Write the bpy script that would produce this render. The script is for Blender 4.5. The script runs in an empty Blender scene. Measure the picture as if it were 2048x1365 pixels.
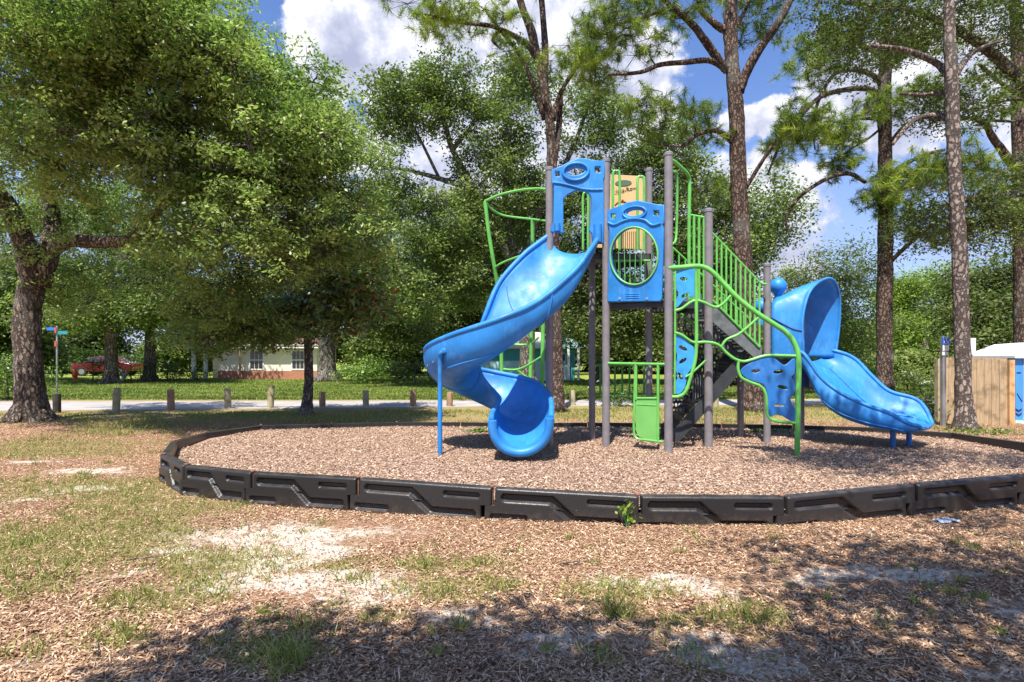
import bpy, bmesh, math, random
import numpy as np
from mathutils import Vector, Matrix
C = bpy.context.scene.collection
R = math.radians
# ------------------------------------------------------------ camera
F = 1150.0; H = 1.4; YH = 715.0           # focal length in photo pixels, eye height, horizon row
cd = bpy.data.cameras.new('camera'); cam = bpy.data.objects.new('camera', cd); C.objects.link(cam)
cam.location = (0, 0, H); cam.rotation_euler = (R(90), 0, 0)
cd.sensor_width = 36; cd.lens = F/2048*36; cd.shift_y = (YH-682.5)/2048
cd.clip_start = .05; cd.clip_end = 2000
bpy.context.scene.camera = cam
# ------------------------------------------------------------ exposure, sky, sun
vs = bpy.context.scene.view_settings
vs.view_transform = 'Standard'; vs.look = 'None'; vs.gamma = 1; vs.exposure = 0.85
SUN = Vector((-.14, -.52, 1.0)).normalized()
EL = math.asin(SUN.z); AZ = math.atan2(SUN.x, SUN.y)
w = bpy.data.worlds.new('World'); bpy.context.scene.world = w; w.use_nodes = True

class NT:
    """small helper for node trees"""
    def __init__(s, t): s.t = t; t.nodes.clear()
    def n(s, typ, **k):
        nd = s.t.nodes.new('ShaderNode'+typ)
        ins = k.pop('ins', None)
        for a, b in k.items(): setattr(nd, a, b)
        if ins:
            for a, b in ins.items():
                if hasattr(b, 'links') or isinstance(b, bpy.types.NodeSocket): s.t.links.new(b, nd.inputs[a])
                else: nd.inputs[a].default_value = b
        return nd
    def m(s, op, a, b=None, c=None, clamp=False):
        nd = s.n('Math', operation=op, use_clamp=clamp)
        for i, v in enumerate((a, b, c)):
            if v is None: continue
            if isinstance(v, bpy.types.NodeSocket): s.t.links.new(v, nd.inputs[i])
            else: nd.inputs[i].default_value = v
        return nd.outputs[0]
    def v(s, op, a, b=None):
        nd = s.n('VectorMath', operation=op)
        for i, x in enumerate((a, b)):
            if x is None: continue
            if isinstance(x, bpy.types.NodeSocket): s.t.links.new(x, nd.inputs[i])
            else: nd.inputs[i].default_value = x
        return nd.outputs['Value'] if op in ('LENGTH', 'DOT_PRODUCT', 'DISTANCE') else nd.outputs[0]
    def noise(s, vec, scale, det=4, rough=.55, dist=0, out='Fac'):
        nd = s.n('TexNoise', ins={'Scale': scale, 'Detail': det, 'Roughness': rough, 'Distortion': dist})
        if vec is not None: s.t.links.new(vec, nd.inputs['Vector'])
        return nd.outputs[out]
    def sm(s, x, a, b, lo=0., hi=1.):
        nd = s.n('MapRange', interpolation_type='SMOOTHSTEP')
        s.t.links.new(x, nd.inputs[0])
        for i, q in enumerate((a, b, lo, hi)): nd.inputs[i+1].default_value = q
        return nd.outputs[0]
    def mix(s, f, a, b, mode='MIX'):
        nd = s.n('Mix', data_type='RGBA', blend_type=mode)
        for i, x in ((0, f), (6, a), (7, b)):
            if isinstance(x, bpy.types.NodeSocket): s.t.links.new(x, nd.inputs[i])
            else: nd.inputs[i].default_value = x if i == 0 else (tuple(x)+(1,))[:4]
        return nd.outputs[2]
    def ramp(s, f, stops):
        nd = s.n('ValToRGB'); s.t.links.new(f, nd.inputs[0])
        e = nd.color_ramp.elements
        while len(e) < len(stops): e.new(.5)
        for i, (p, c) in enumerate(stops): e[i].position = p; e[i].color = tuple(c)+(1,)
        return nd.outputs[0]

def pix_dir(x, y):
    return Vector(((x-1024)/F, 1, (YH-y)/F)).normalized()
T = NT(w.node_tree)
sky = T.n('TexSky', sky_type='NISHITA', sun_disc=False, sun_elevation=EL, sun_rotation=AZ,
          altitude=0, air_density=1.0, dust_density=0.3, ozone_density=2.5)
d = T.v('NORMALIZE', T.n('TexCoord').outputs['Generated'])
wob = T.v('SUBTRACT', T.noise(d, 6, 6, .6, out='Color'), (.5, .5, .5))
wsc = T.n('VectorMath', operation='SCALE'); T.t.links.new(wob, wsc.inputs[0]); wsc.inputs['Scale'].default_value = .16
dw = T.v('ADD', d, wsc.outputs[0])
blobs = [(640, 60, 70), (700, 110, 90), (790, 60, 120), (800, 180, 90), (940, 130, 170), (1100, 60, 150), (1180, 260, 190), (1010, 300, 200),
         (860, 330, 150), (1300, 380, 150), (1512, 246, 42), (1660, 180, 80), (1790, 190, 110), (1900, 130, 120),
         (2040, 60, 160), (1480, 470, 150), (620, 300, 120), (480, 330, 130), (1250, 120, 90)]
mx = None
for bx, by, br in blobs:
    c = pix_dir(bx, by)
    f = T.m('SUBTRACT', 1.0, T.m('DIVIDE', T.v('DISTANCE', dw, tuple(c)), br/F*1.0))
    mx = f if mx is None else T.m('MAXIMUM', mx, f)
gen = T.m('MULTIPLY', T.sm(T.noise(d, 3.2, 8, .55), .52, .68), T.sm(T.n('SeparateXYZ', ins={0: d}).outputs[1], .35, .2))
edge = T.m('ADD', mx, T.m('MULTIPLY', T.m('SUBTRACT', T.noise(d, 22, 8, .6), .5), 1.1))
cl = T.m('MAXIMUM', T.sm(edge, -.02, .26), gen)
sz = T.n('SeparateXYZ', ins={0: d}).outputs[2]
veil = T.m('MULTIPLY', T.sm(sz, .42, .05), T.sm(T.noise(d, 5, 5, .6), .3, .62, .35, .85))
shade = T.m('MULTIPLY', T.noise(d, 11, 7, .6), T.sm(sz, .0, .55, .93, 1.08))
ccol = T.ramp(shade, [(.38, (.36, .39, .54)), (.49, (.50, .53, .66)), (.58, (.74, .75, .81)), (.72, (.92, .91, .91))])
skyc = T.mix(1.0, T.n('VectorMath', operation='SCALE', ins={0: sky.outputs[0], 'Scale': .15}).outputs[0], (.72, .80, 1.02), 'MULTIPLY')
skyc = T.mix(veil, skyc, (.38, .43, .62))
skyc = T.mix(cl, skyc, ccol)
bg = T.n('Background', ins={'Color': skyc, 'Strength': 0.78})
T.t.links.new(bg.outputs[0], T.n('OutputWorld').inputs[0])
sl = bpy.data.lights.new('sun', 'SUN'); sl.energy = 5.0; sl.angle = R(.5); sl.color = (1, .94, .83)
so = bpy.data.objects.new('sun', sl); C.objects.link(so)
so.rotation_euler = SUN.to_track_quat('Z', 'Y').to_euler(); so.location = (0, 0, 30)

# ------------------------------------------------------------ placing helpers
def W(x, y, Y): return Vector(((x-1024)*Y/F, Y, H+(YH-y)*Y/F))
def G(x, y, z=0.0):
    Y = F*(H-z)/(y-YH); return Vector(((x-1024)*Y/F, Y, z))
MZ = .12      # level of the mulch inside the ring

# ------------------------------------------------------------ materials
MAT = {}
def newmat(name):
    m = bpy.data.materials.new(name); m.use_nodes = True; MAT[name] = m
    return m, NT(m.node_tree)
def out(t, sh, disp=None):
    o = t.n('OutputMaterial'); t.t.links.new(sh, o.inputs[0])
def plain(name, col, rough=.5, metal=0, noise=.12, nscale=3, bump=0, bscale=60, spec=.5, coat=0, scuff=0):
    m, t = newmat(name)
    g = t.n('NewGeometry').outputs['Position']
    nz = t.noise(g, nscale, 6, .6)
    c = t.mix(t.sm(nz, .3, .7), tuple(x*(1-noise) for x in col), tuple(min(1, x*(1+noise)) for x in col))
    if scuff:
        s1 = t.m('MULTIPLY', t.sm(t.noise(t.n('Mapping', ins={'Vector': g, 'Scale': (5, 5, 2.2), 'Rotation': (.3, .5, 0)}).outputs[0], 1.6, 9, .72), .50, .66), scuff)
        c = t.mix(s1, c, tuple(min(1, x*1.35+.07) for x in col))
        s2 = t.m('MULTIPLY', t.sm(t.noise(g, 26, 8, .8), .60, .70), scuff*.8); c = t.mix(s2, c, (.16, .17, .17))
    p = t.n('BsdfPrincipled', ins={'Base Color': c, 'Metallic': metal, 'Specular IOR Level': spec, 'Coat Weight': coat})
    rr = t.sm(t.noise(g, 7, 5), .3, .7, max(.05, rough-.08), min(1, rough+.1)); t.t.links.new(rr, p.inputs['Roughness'])
    if bump:
        b = t.n('Bump', ins={'Strength': bump, 'Distance': .01, 'Height': t.noise(g, bscale, 4)})
        t.t.links.new(b.outputs[0], p.inputs['Normal'])
    out(t, p.outputs[0]); return m
plain('blue_plastic', (.020, .20, .55), .50, noise=.2, nscale=2.2, bump=.08, bscale=120, scuff=.4)
plain('blue_dark_plastic', (.018, .14, .42), .4, noise=.2, nscale=2, bump=.08, bscale=120, scuff=.4)
plain('blue_sheet', (.035, .27, .62), .4, noise=.2, nscale=6)
plain('green_paint', (.13, .45, .085), .38, noise=.14, nscale=5)
plain('green_panel', (.16, .44, .11), .45, noise=.07)
plain('green_dark', (.05, .30, .05), .45)
plain('post_grey', (.20, .185, .20), .45, noise=.12, nscale=9)
plain('bolt_metal', (.5, .5, .5), .35, metal=.8)
plain('charcoal', (.035, .04, .045), .5, noise=.2)
plain('stringer_grey', (.11, .125, .13), .5, noise=.35, nscale=8)
plain('tan_plastic', (.62, .42, .20), .5, noise=.05)
plain('ink_black', (.02, .02, .02), .6); plain('ink_red', (.5, .04, .02), .6); plain('ink_green', (.07, .13, .08), .6)
m, t = newmat('timber_plastic'); g = t.n('NewGeometry').outputs['Position']
ri = t.n('ObjectInfo').outputs['Random']
dz_ = t.m('MULTIPLY', t.sm(t.n('SeparateXYZ', ins={0: t.n('NewGeometry').outputs['Normal']}).outputs[2], .2, 1.), t.sm(t.noise(g, 9, 7, .7), .35, .7))
ds_ = t.m('MULTIPLY', t.sm(t.n('SeparateXYZ', ins={0: g}).outputs[2], .14, .0), t.sm(t.noise(g, 16, 7, .75), .42, .62))
sc_ = t.m('GREATER_THAN', t.noise(t.n('Mapping', ins={'Vector': g, 'Scale': (6, 6, 160)}).outputs[0], 3, 3), .70)
c = t.mix(t.m('MULTIPLY', ri, .8), (.015, .0148, .0155), (.028, .027, .028))
c = t.mix(t.m('MULTIPLY', dz_, .22), c, (.24, .19, .16)); c = t.mix(t.m('MULTIPLY', ds_, .16), c, (.26, .17, .12)); c = t.mix(t.m('MULTIPLY', sc_, .12), c, (.16, .15, .15))
p = t.n('BsdfPrincipled', ins={'Base Color': c, 'Roughness': .36}); bp = t.n('Bump', ins={'Strength': .25, 'Distance': .01, 'Height': t.noise(g, 90, 4)}); t.t.links.new(bp.outputs[0], p.inputs['Normal']); out(t, p.outputs[0])
plain('rusty_stake', (.23, .10, .07), .8, noise=.3, nscale=20)
plain('white_paint', (.78, .78, .76), .6, noise=.05)
plain('white_plastic', (.8, .8, .8), .4, noise=.04)
plain('cream_stucco', (.82, .74, .62), .9, noise=.06, bump=.3)
plain('roof_brown', (.13, .06, .05), .9, noise=.3, nscale=10)
plain('teal_dark', (.09, .42, .47), .7, noise=.08); plain('teal_light', (.48, .80, .84), .7, noise=.08)
plain('metal_roof', (.58, .56, .50), .5, noise=.08)
plain('car_red', (.14, .018, .022), .25, noise=.05, coat=1); plain('rubber', (.02, .02, .02), .8)
plain('glass_dark', (.03, .035, .04), .08, noise=.2, spec=.8)
plain('hydrant_red', (.6, .07, .02), .5)
plain('sign_blue', (.02, .16, .62), .4); plain('sign_teal', (.03, .28, .30), .4)
plain('sign_red', (.40, .08, .04), .4); plain('galvanised', (.35, .36, .37), .4, metal=.6, noise=.2)
plain('toilet_blue', (.06, .28, .68), .4, noise=.1); plain('navy_print', (.01, .03, .12), .5)
plain('foil_blue', (.42, .52, .70), .35, noise=.4, nscale=30, metal=.3)
plain('dark_stain', (.03, .028, .022), .9, noise=.3, nscale=12)

def wood(name, a, b, plank=0.0):
    m, t = newmat(name); g = t.n('NewGeometry').outputs['Position']
    mp = t.n('Mapping', ins={'Vector': g, 'Scale': (38, 38, 2.2)})
    n1 = t.noise(mp.outputs[0], 1, 7, .65); c = t.mix(t.sm(n1, .3, .7), a, b)
    c = t.mix(t.sm(t.noise(g, 5, 4), .45, .75), c, tuple(x*.6 for x in a))
    if plank:
        oi = t.n('ObjectInfo').outputs['Random']
        c = t.mix(t.m('MULTIPLY', oi, .5), c, tuple(x*.65 for x in b))
    p = t.n('BsdfPrincipled', ins={'Base Color': c, 'Roughness': .85})
    bp = t.n('Bump', ins={'Strength': .5, 'Distance': .01, 'Height': n1}); t.t.links.new(bp.outputs[0], p.inputs['Normal'])
    out(t, p.outputs[0]); return m
wood('fence_wood', (.44, .31, .18), (.64, .48, .30)); wood('fence_post_new', (.52, .30, .12), (.66, .42, .20))
wood('bollard_wood', (.30, .26, .15), (.46, .40, .26)); wood('bollard_brown', (.30, .17, .10), (.42, .27, .17))

def bark(name, a, b, sc=(9, 9, 2.5), big=.0):
    m, t = newmat(name); g = t.n('NewGeometry').outputs['Position']
    mp = t.n('Mapping', ins={'Vector': g, 'Scale': sc})
    wv = t.v('ADD', mp.outputs[0], t.n('VectorMath', operation='SCALE', ins={0: t.noise(g, 4, 7, .7, out='Color'), 'Scale': 3.2}).outputs[0])
    vo = t.n('TexVoronoi', feature='DISTANCE_TO_EDGE', ins={'Vector': wv, 'Scale': 1.0}).outputs[0]
    n1 = t.noise(mp.outputs[0], 2.4, 8, .7)
    cr = t.sm(vo, .02, .22)
    c = t.mix(t.sm(n1, .3, .7), a, b)
    c = t.mix(cr, tuple(x*.38 for x in a), c)
    c = t.mix(t.m('MULTIPLY', t.sm(t.noise(g, 1.3, 5), .5, .7), .5), c, tuple(x*.75 for x in (.36, .36, .32)))
    p = t.n('BsdfPrincipled', ins={'Base Color': c, 'Roughness': .92, 'Specular IOR Level': .2})
    hgt = t.m('ADD', t.m('MULTIPLY', cr, 1.0), t.m('MULTIPLY', n1, .8))
    bp = t.n('Bump', ins={'Strength': 1.0, 'Distance': .035, 'Height': hgt}); t.t.links.new(bp.outputs[0], p.inputs['Normal'])
    out(t, p.outputs[0]); return m
bark('oak_bark', (.17, .13, .105), (.36, .29, .24), (14, 14, 3.5))
bark('oak_bark_grey', (.19, .165, .14), (.38, .34, .29), (12, 12, 3))
bark('pine_bark', (.125, .085, .068), (.31, .215, .17), (13, 13, 5.5))
bark('pine_bark_grey', (.24, .19, .165), (.44, .36, .31), (13, 13, 6))

def leaf(name, stops, trans=.35, rough=.5, spec=.35):
    m, t = newmat(name)
    at = t.n('Attribute', attribute_name='tint').outputs['Fac']
    c = t.ramp(at, stops)
    p = t.n('BsdfPrincipled', ins={'Base Color': c, 'Roughness': rough, 'Specular IOR Level': spec})
    tr = t.n('BsdfTranslucent', ins={'Color': t.mix(1.0, c, (1.0, 1.25, .8), 'MULTIPLY')})
    ms = t.n('MixShader', ins={0: trans, 1: p.outputs[0], 2: tr.outputs[0]}); out(t, ms.outputs[0]); return m
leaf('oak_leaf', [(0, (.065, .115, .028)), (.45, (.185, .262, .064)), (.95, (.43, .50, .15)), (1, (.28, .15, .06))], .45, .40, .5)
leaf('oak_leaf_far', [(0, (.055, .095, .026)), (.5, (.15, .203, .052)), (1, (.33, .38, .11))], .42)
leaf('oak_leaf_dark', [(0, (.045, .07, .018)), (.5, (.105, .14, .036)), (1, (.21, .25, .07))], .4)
leaf('bright_leaf', [(0, (.09, .15, .02)), (.5, (.19, .28, .035)), (1, (.30, .38, .06))])
leaf('magnolia_leaf', [(0, (.045, .08, .02)), (.55, (.11, .17, .04)), (.86, (.20, .28, .06)), (.865, (.24, .085, .028)), (1, (.36, .13, .035))], .15, .28, .6)
leaf('shrub_leaf', [(0, (.04, .08, .014)), (.5, (.10, .18, .028)), (1, (.20, .32, .055))], .3, .4)
leaf('pine_needle', [(0, (.07, .12, .018)), (.5, (.17, .25, .03)), (.95, (.36, .43, .05)), (1, (.34, .20, .08))], .3, .45)
leaf('grass_blade', [(0, (.11, .13, .03)), (.35, (.22, .25, .055)), (.7, (.40, .38, .13)), (1, (.48, .42, .22))], .35, .6)
leaf('lawn_blade', [(0, (.06, .10, .018)), (.5, (.14, .19, .035)), (1, (.30, .33, .08))], .3, .6)
leaf('bark_chip', [(0, (.07, .038, .024)), (.25, (.20, .11, .066)), (.55, (.41, .26, .165)), (.82, (.62, .44, .30)), (1, (.80, .66, .50))], .0, .85, .1)
leaf('mulch_chip', [(0, (.12, .07, .052)), (.3, (.29, .185, .14)), (.6, (.44, .31, .225)), (.85, (.60, .46, .34)), (1, (.76, .66, .54))], .0, .85, .1)

def perf(name, axes, pitch=.042, rad=.36, slot=1.0):
    m, t = newmat(name); s = t.n('SeparateXYZ', ins={0: t.n('NewGeometry').outputs['Position']})
    a, b = s.outputs[axes[0]], s.outputs[axes[1]]
    row = t.m('FLOOR', t.m('DIVIDE', b, pitch*slot))
    u = t.m('SUBTRACT', t.m('FRACT', t.m('ADD', t.m('DIVIDE', a, pitch), t.m('MULTIPLY', row, .5))), .5)
    v = t.m('SUBTRACT', t.m('FRACT', t.m('DIVIDE', b, pitch*slot)), .5)
    dd = t.m('SQRT', t.m('ADD', t.m('MULTIPLY', u, u), t.m('MULTIPLY', v, v)))
    hole = t.m('LESS_THAN', dd, rad)
    p = t.n('BsdfPrincipled', ins={'Base Color': (.035, .038, .045, 1), 'Roughness': .5})
    ms = t.n('MixShader', ins={0: hole, 1: p.outputs[0], 2: t.n('BsdfTransparent').outputs[0]}); out(t, ms.outputs[0]); return m
perf('perforated_deck', (0, 1), .06, .36); perf('perforated_riser', (1, 2), .055, .36); perf('perforated_side', (0, 2), .06, .34, 1.6)

m, t = newmat('brick'); g = t.n('NewGeometry').outputs['Position']
sp = t.n('SeparateXYZ', ins={0: g}); cb = t.n('CombineXYZ', ins={0: sp.outputs[0], 1: sp.outputs[2]})
bk = t.n('TexBrick', ins={'Vector': cb.outputs[0], 'Color1': (.42, .14, .07, 1), 'Color2': (.30, .09, .05, 1), 'Mortar': (.45, .4, .35, 1), 'Scale': 4.5, 'Mortar Size': .015})
p = t.n('BsdfPrincipled', ins={'Base Color': bk.outputs[0], 'Roughness': .9}); out(t, p.outputs[0])

# ---- ground: litter, bare sand and thin grass; the patches are listed once and used by mesh scatter too
SAND = []   # (cx, cy, rx, ry, weight)
for px, py, rx, ry in ((560, 1072, 190, 26), (500, 1130, 80, 40), (590, 1165, 200, 34), (700, 1195, 110, 16), (620, 1100, 60, 40), (330, 1105, 60, 12), (170, 945, 80, 6), (50, 1000, 50, 5), (60, 925, 50, 4),
                       (150, 978, 50, 4), (1330, 1165, 140, 18), (1420, 1182, 70, 12), (1800, 1148, 170, 14), (1700, 1165, 90, 10), (2030, 1215, 50, 30), (1450, 1290, 110, 30), (1560, 1330, 100, 20),
                       (1100, 1290, 150, 18), (930, 1230, 90, 14), (2000, 1350, 80, 20), (230, 1150, 50, 8), (40, 1330, 50, 14), (1200, 1310, 70, 14)):
    c = G(px, py); SAND.append((c.x, c.y, 1.3*rx*c.y/F, .5*(G(px, py-ry).y-G(px, py+ry).y)))
GRASS = []
for px, py, rx, ry in ((150, 1085, 280, 75), (200, 980, 240, 30), (430, 1120, 130, 30), (880, 1130, 130, 20), (330, 1200, 120, 30), (60, 1180, 110, 40), (1260, 1185, 130, 28), (1500, 1230, 110, 26), (880, 1180, 100, 22), (300, 1020, 200, 25), (90, 905, 170, 14),
                       (560, 1300, 130, 30), (1250, 1225, 60, 16), (700, 1130, 60, 16), (1000, 1170, 60, 14), (100, 890, 200, 10), (760, 1240, 60, 14), (1380, 1240, 80, 20), (240, 1280, 70, 20)):
    c = G(px, py); GRASS.append((c.x, c.y, rx*c.y/F, .5*(G(px, py-ry).y-G(px, py+ry).y)))
def ground_nodes(t, lst, posw, soft=.55):
    mx = None
    for cx, cy, rx, ry in lst:
        q = t.v('MULTIPLY', t.v('SUBTRACT', posw, (cx, cy, 0)), (1/rx, 1/ry, 0))
        f = t.m('SUBTRACT', 1.0, t.v('LENGTH', q)); mx = f if mx is None else t.m('MAXIMUM', mx, f)
    return mx
m, t = newmat('ground_litter'); g = t.n('NewGeometry').outputs['Position']
wb = t.n('VectorMath', operation='SCALE', ins={0: t.v('SUBTRACT', t.noise(g, 2.0, 8, .72, out='Color'), (.5, .5, .5)), 'Scale': 1.8}).outputs[0]
pw = t.v('MULTIPLY', t.v('ADD', g, wb), (1, 1, 0))
fine = t.noise(g, 55, 6, .75); mid = t.noise(g, 3, 6, .6)
lit = t.ramp(fine, [(.33, (.09, .045, .03)), (.45, (.26, .135, .088)), (.56, (.42, .245, .16)), (.70, (.60, .42, .30))])
lit = t.mix(t.sm(mid, .35, .7), lit, t.mix(.5, lit, (.36, .26, .15)))
sandc = t.ramp(t.noise(g, 75, 8, .8), [(.32, (.30, .22, .17)), (.45, (.58, .50, .42)), (.56, (.76, .69, .60)), (.7, (.84, .79, .72))])
sm_ = t.sm(t.m('ADD', ground_nodes(t, SAND, pw), t.m('MULTIPLY', t.m('SUBTRACT', t.noise(g, 7, 9, .8), .5), 3.2)), -.15, .6)
sep = t.n('SeparateXYZ', ins={0: g}); gy = sep.outputs[1]; gx = sep.outputs[0]
gz = t.sm(t.m('ADD', ground_nodes(t, GRASS, pw), t.m('MULTIPLY', t.m('SUBTRACT', t.noise(g, 10, 6, .7), .5), 1.6)), -.1, .7)
base = t.mix(t.m('MULTIPLY', gz, .65), lit, t.ramp(t.noise(g, 70, 5, .7), [(.35, (.11, .10, .035)), (.5, (.24, .21, .08)), (.65, (.40, .34, .16))]))
base = t.mix(sm_, base, sandc)
# yellowish dry grass behind the ring, green lawn over the road
dry = t.ramp(t.noise(g, 30, 6, .7), [(.35, (.13, .12, .04)), (.5, (.30, .25, .10)), (.65, (.48, .38, .18))])
dz = t.m('MULTIPLY', t.sm(gy, 11.5, 13.2), t.sm(t.noise(g, 1.2, 5), .38, .55, .35, 1))
base = t.mix(dz, base, dry)
grn = t.ramp(t.m('MULTIPLY_ADD', t.noise(g, 1.0, 6, .6), .6, t.m('MULTIPLY', t.noise(g, 25, 6, .7), .4)), [(.36, (.12, .16, .03)), (.5, (.22, .28, .045)), (.62, (.38, .36, .12))])
lz = t.sm(t.m('ADD', gy, t.m('MULTIPLY', t.noise(g, .9, 6), 1.6)), 19.6, 20.8)
base = t.mix(lz, base, grn)
p = t.n('BsdfPrincipled', ins={'Base Color': base, 'Roughness': .95, 'Specular IOR Level': .1})
bp = t.n('Bump', ins={'Strength': .8, 'Distance': .03, 'Height': t.m('ADD', fine, t.m('MULTIPLY', t.noise(g, 12, 5), 1.4))}); t.t.links.new(bp.outputs[0], p.inputs['Normal'])
out(t, p.outputs[0])
m, t = newmat('mulch'); g = t.n('NewGeometry').outputs['Position']
fine = t.noise(g, 48, 6, .75)
c = t.ramp(fine, [(.33, (.16, .095, .07)), (.45, (.36, .235, .175)), (.56, (.50, .36, .27)), (.70, (.68, .54, .42))])
c = t.mix(t.sm(t.noise(g, 1.4, 5), .4, .65), c, t.mix(.4, c, (.42, .25, .21)))
p = t.n('BsdfPrincipled', ins={'Base Color': c, 'Roughness': .95, 'Specular IOR Level': .1})
bp = t.n('Bump', ins={'Strength': .9, 'Distance': .03, 'Height': fine}); t.t.links.new(bp.outputs[0], p.inputs['Normal']); out(t, p.outputs[0])
m, t = newmat('asphalt'); g = t.n('NewGeometry').outputs['Position']
c = t.mix(t.sm(t.noise(g, 1.2, 6), .3, .7), (.30, .28, .27), (.44, .41, .39)); c = t.mix(t.m('MULTIPLY', t.sm(t.noise(g, 90, 3), .4, .6), .3), c, (.2, .2, .2))
p = t.n('BsdfPrincipled', ins={'Base Color': c, 'Roughness': .9}); out(t, p.outputs[0])

# ------------------------------------------------------------ mesh helpers
def tag(o, label=None, cat=None, group=None, kind=None):
    if label: o['label'] = label
    if cat: o['category'] = cat
    if group: o['group'] = group
    if kind: o['kind'] = kind
    return o
def empty(name, loc, label=None, cat=None, group=None):
    o = bpy.data.objects.new(name, None); C.objects.link(o); o.location = loc; o.empty_display_size = .2
    return tag(o, label, cat, group)
def link(name, me, mat, parent=None):
    if mat is not None:
        me.materials.clear(); me.materials.append(MAT[mat])
    o = bpy.data.objects.new(name, me); C.objects.link(o)
    if parent is not None:
        o.parent = parent
        pw = Vector((0, 0, 0)); q = parent
        while q is not None: pw += q.location; q = q.parent
        o.location = -pw
    return o
def smooth(me, ang=35):
    me.polygons.foreach_set('use_smooth', [True]*len(me.polygons))
    me.set_sharp_from_angle(angle=R(ang))
class MB:
    def __init__(s): s.v = []; s.f = []
    def add(s, vs, fs):
        k = len(s.v); s.v += [tuple(x) for x in vs]; s.f += [tuple(i+k for i in f) for f in fs]; return s
    def box(s, a, b):
        x0, y0, z0 = a; x1, y1, z1 = b
        return s.add([(x0, y0, z0), (x1, y0, z0), (x1, y1, z0), (x0, y1, z0), (x0, y0, z1), (x1, y0, z1), (x1, y1, z1), (x0, y1, z1)],
                     [(3, 2, 1, 0), (4, 5, 6, 7), (0, 1, 5, 4), (1, 2, 6, 5), (2, 3, 7, 6), (3, 0, 4, 7)])
    def obox(s, o, ux, uy, uz):     # oriented box from a corner and three edge vectors
        o, ux, uy, uz = map(Vector, (o, ux, uy, uz))
        return s.add([o, o+ux, o+ux+uy, o+uy, o+uz, o+ux+uz, o+ux+uy+uz, o+uy+uz],
                     [(3, 2, 1, 0), (4, 5, 6, 7), (0, 1, 5, 4), (1, 2, 6, 5), (2, 3, 7, 6), (3, 0, 4, 7)])
    def prism(s, poly, z0, z1):
        n = len(poly); return s.add([(x, y, z0) for x, y in poly]+[(x, y, z1) for x, y in poly],
            [tuple(range(n-1, -1, -1)), tuple(range(n, 2*n))]+[(i, (i+1) % n, n+(i+1) % n, n+i) for i in range(n)])
    def tube(s, pts, rs, n=10, cap=True, rough=0, rng=None):
        pts = [Vector(p) for p in pts]
        if not hasattr(rs, '__len__'): rs = [rs]*len(pts)
        N = len(pts); k = len(s.v); up = None
        for i, p in enumerate(pts):
            tg = (pts[min(i+1, N-1)]-pts[max(i-1, 0)])
            if tg.length < 1e-9: tg = Vector((0, 0, 1))
            tg.normalize()
            if up is None:
                up = Vector((0, 0, 1)) if abs(tg.z) < .9 else Vector((1, 0, 0))
            a = (up-tg*up.dot(tg))
            if a.length < 1e-6: a = tg.orthogonal()
            a.normalize(); b = tg.cross(a); up = a
            for j in range(n):
                th = 2*math.pi*j/n; r = rs[i]
                if rough: r *= 1+rough*(rng.random()-.5)
                q = p+(a*math.cos(th)+b*math.sin(th))*r; s.v.append((q.x, q.y, q.z))
        for i in range(N-1):
            for j in range(n):
                s.f.append((k+i*n+j, k+i*n+(j+1) % n, k+(i+1)*n+(j+1) % n, k+(i+1)*n+j))
        if cap:
            s.f.append(tuple(k+j for j in range(n-1, -1, -1))); s.f.append(tuple(k+(N-1)*n+j for j in range(n)))
        return s
    def lathe(s, o, prof, n=20, ax=None):
        k = len(s.v); o = Vector(o)
        for r, z in prof:
            for j in range(n):
                th = 2*math.pi*j/n; s.v.append((o.x+r*math.cos(th), o.y+r*math.sin(th), o.z+z))
        for i in range(len(prof)-1):
            for j in range(n): s.f.append((k+i*n+j, k+i*n+(j+1) % n, k+(i+1)*n+(j+1) % n, k+(i+1)*n+j))
        s.f.append(tuple(k+j for j in range(n-1, -1, -1))); s.f.append(tuple(k+(len(prof)-1)*n+j for j in range(n)))
        return s
    def mesh(s, name='m'):
        me = bpy.data.meshes.new(name); me.from_pydata(s.v, [], s.f); me.update(); return me
    def obj(s, name, mat, parent=None, sm=True, ang=35):
        me = s.mesh(name)
        if sm: smooth(me, ang)
        return link(name, me, mat, parent)
def cat(P, k=6):
    """Catmull-Rom through P (tuples of any length), k samples per span"""
    P = [np.array(p, float) for p in P]; Q = [2*P[0]-P[1]]+P+[2*P[-1]-P[-2]]; o = []
    for i in range(1, len(Q)-2):
        for j in range(k):
            u = j/k
            o.append(.5*((2*Q[i])+(-Q[i-1]+Q[i+1])*u+(2*Q[i-1]-5*Q[i]+4*Q[i+1]-Q[i+2])*u*u+(-Q[i-1]+3*Q[i]-3*Q[i+1]+Q[i+2])*u**3))
    o.append(P[-1]); return o
def ctube(mb, pts, r, k=6, n=10):
    """smooth tube; pts are vectors or (x, y, Y) photo points"""
    P = cat([tuple(p) for p in pts], k); mb.tube([Vector(p[:3]) for p in P], r, n); return mb
def pt(lst, Y=None):
    return [W(*q) if len(q) == 3 else W(q[0], q[1], Y) for q in lst]

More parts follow.
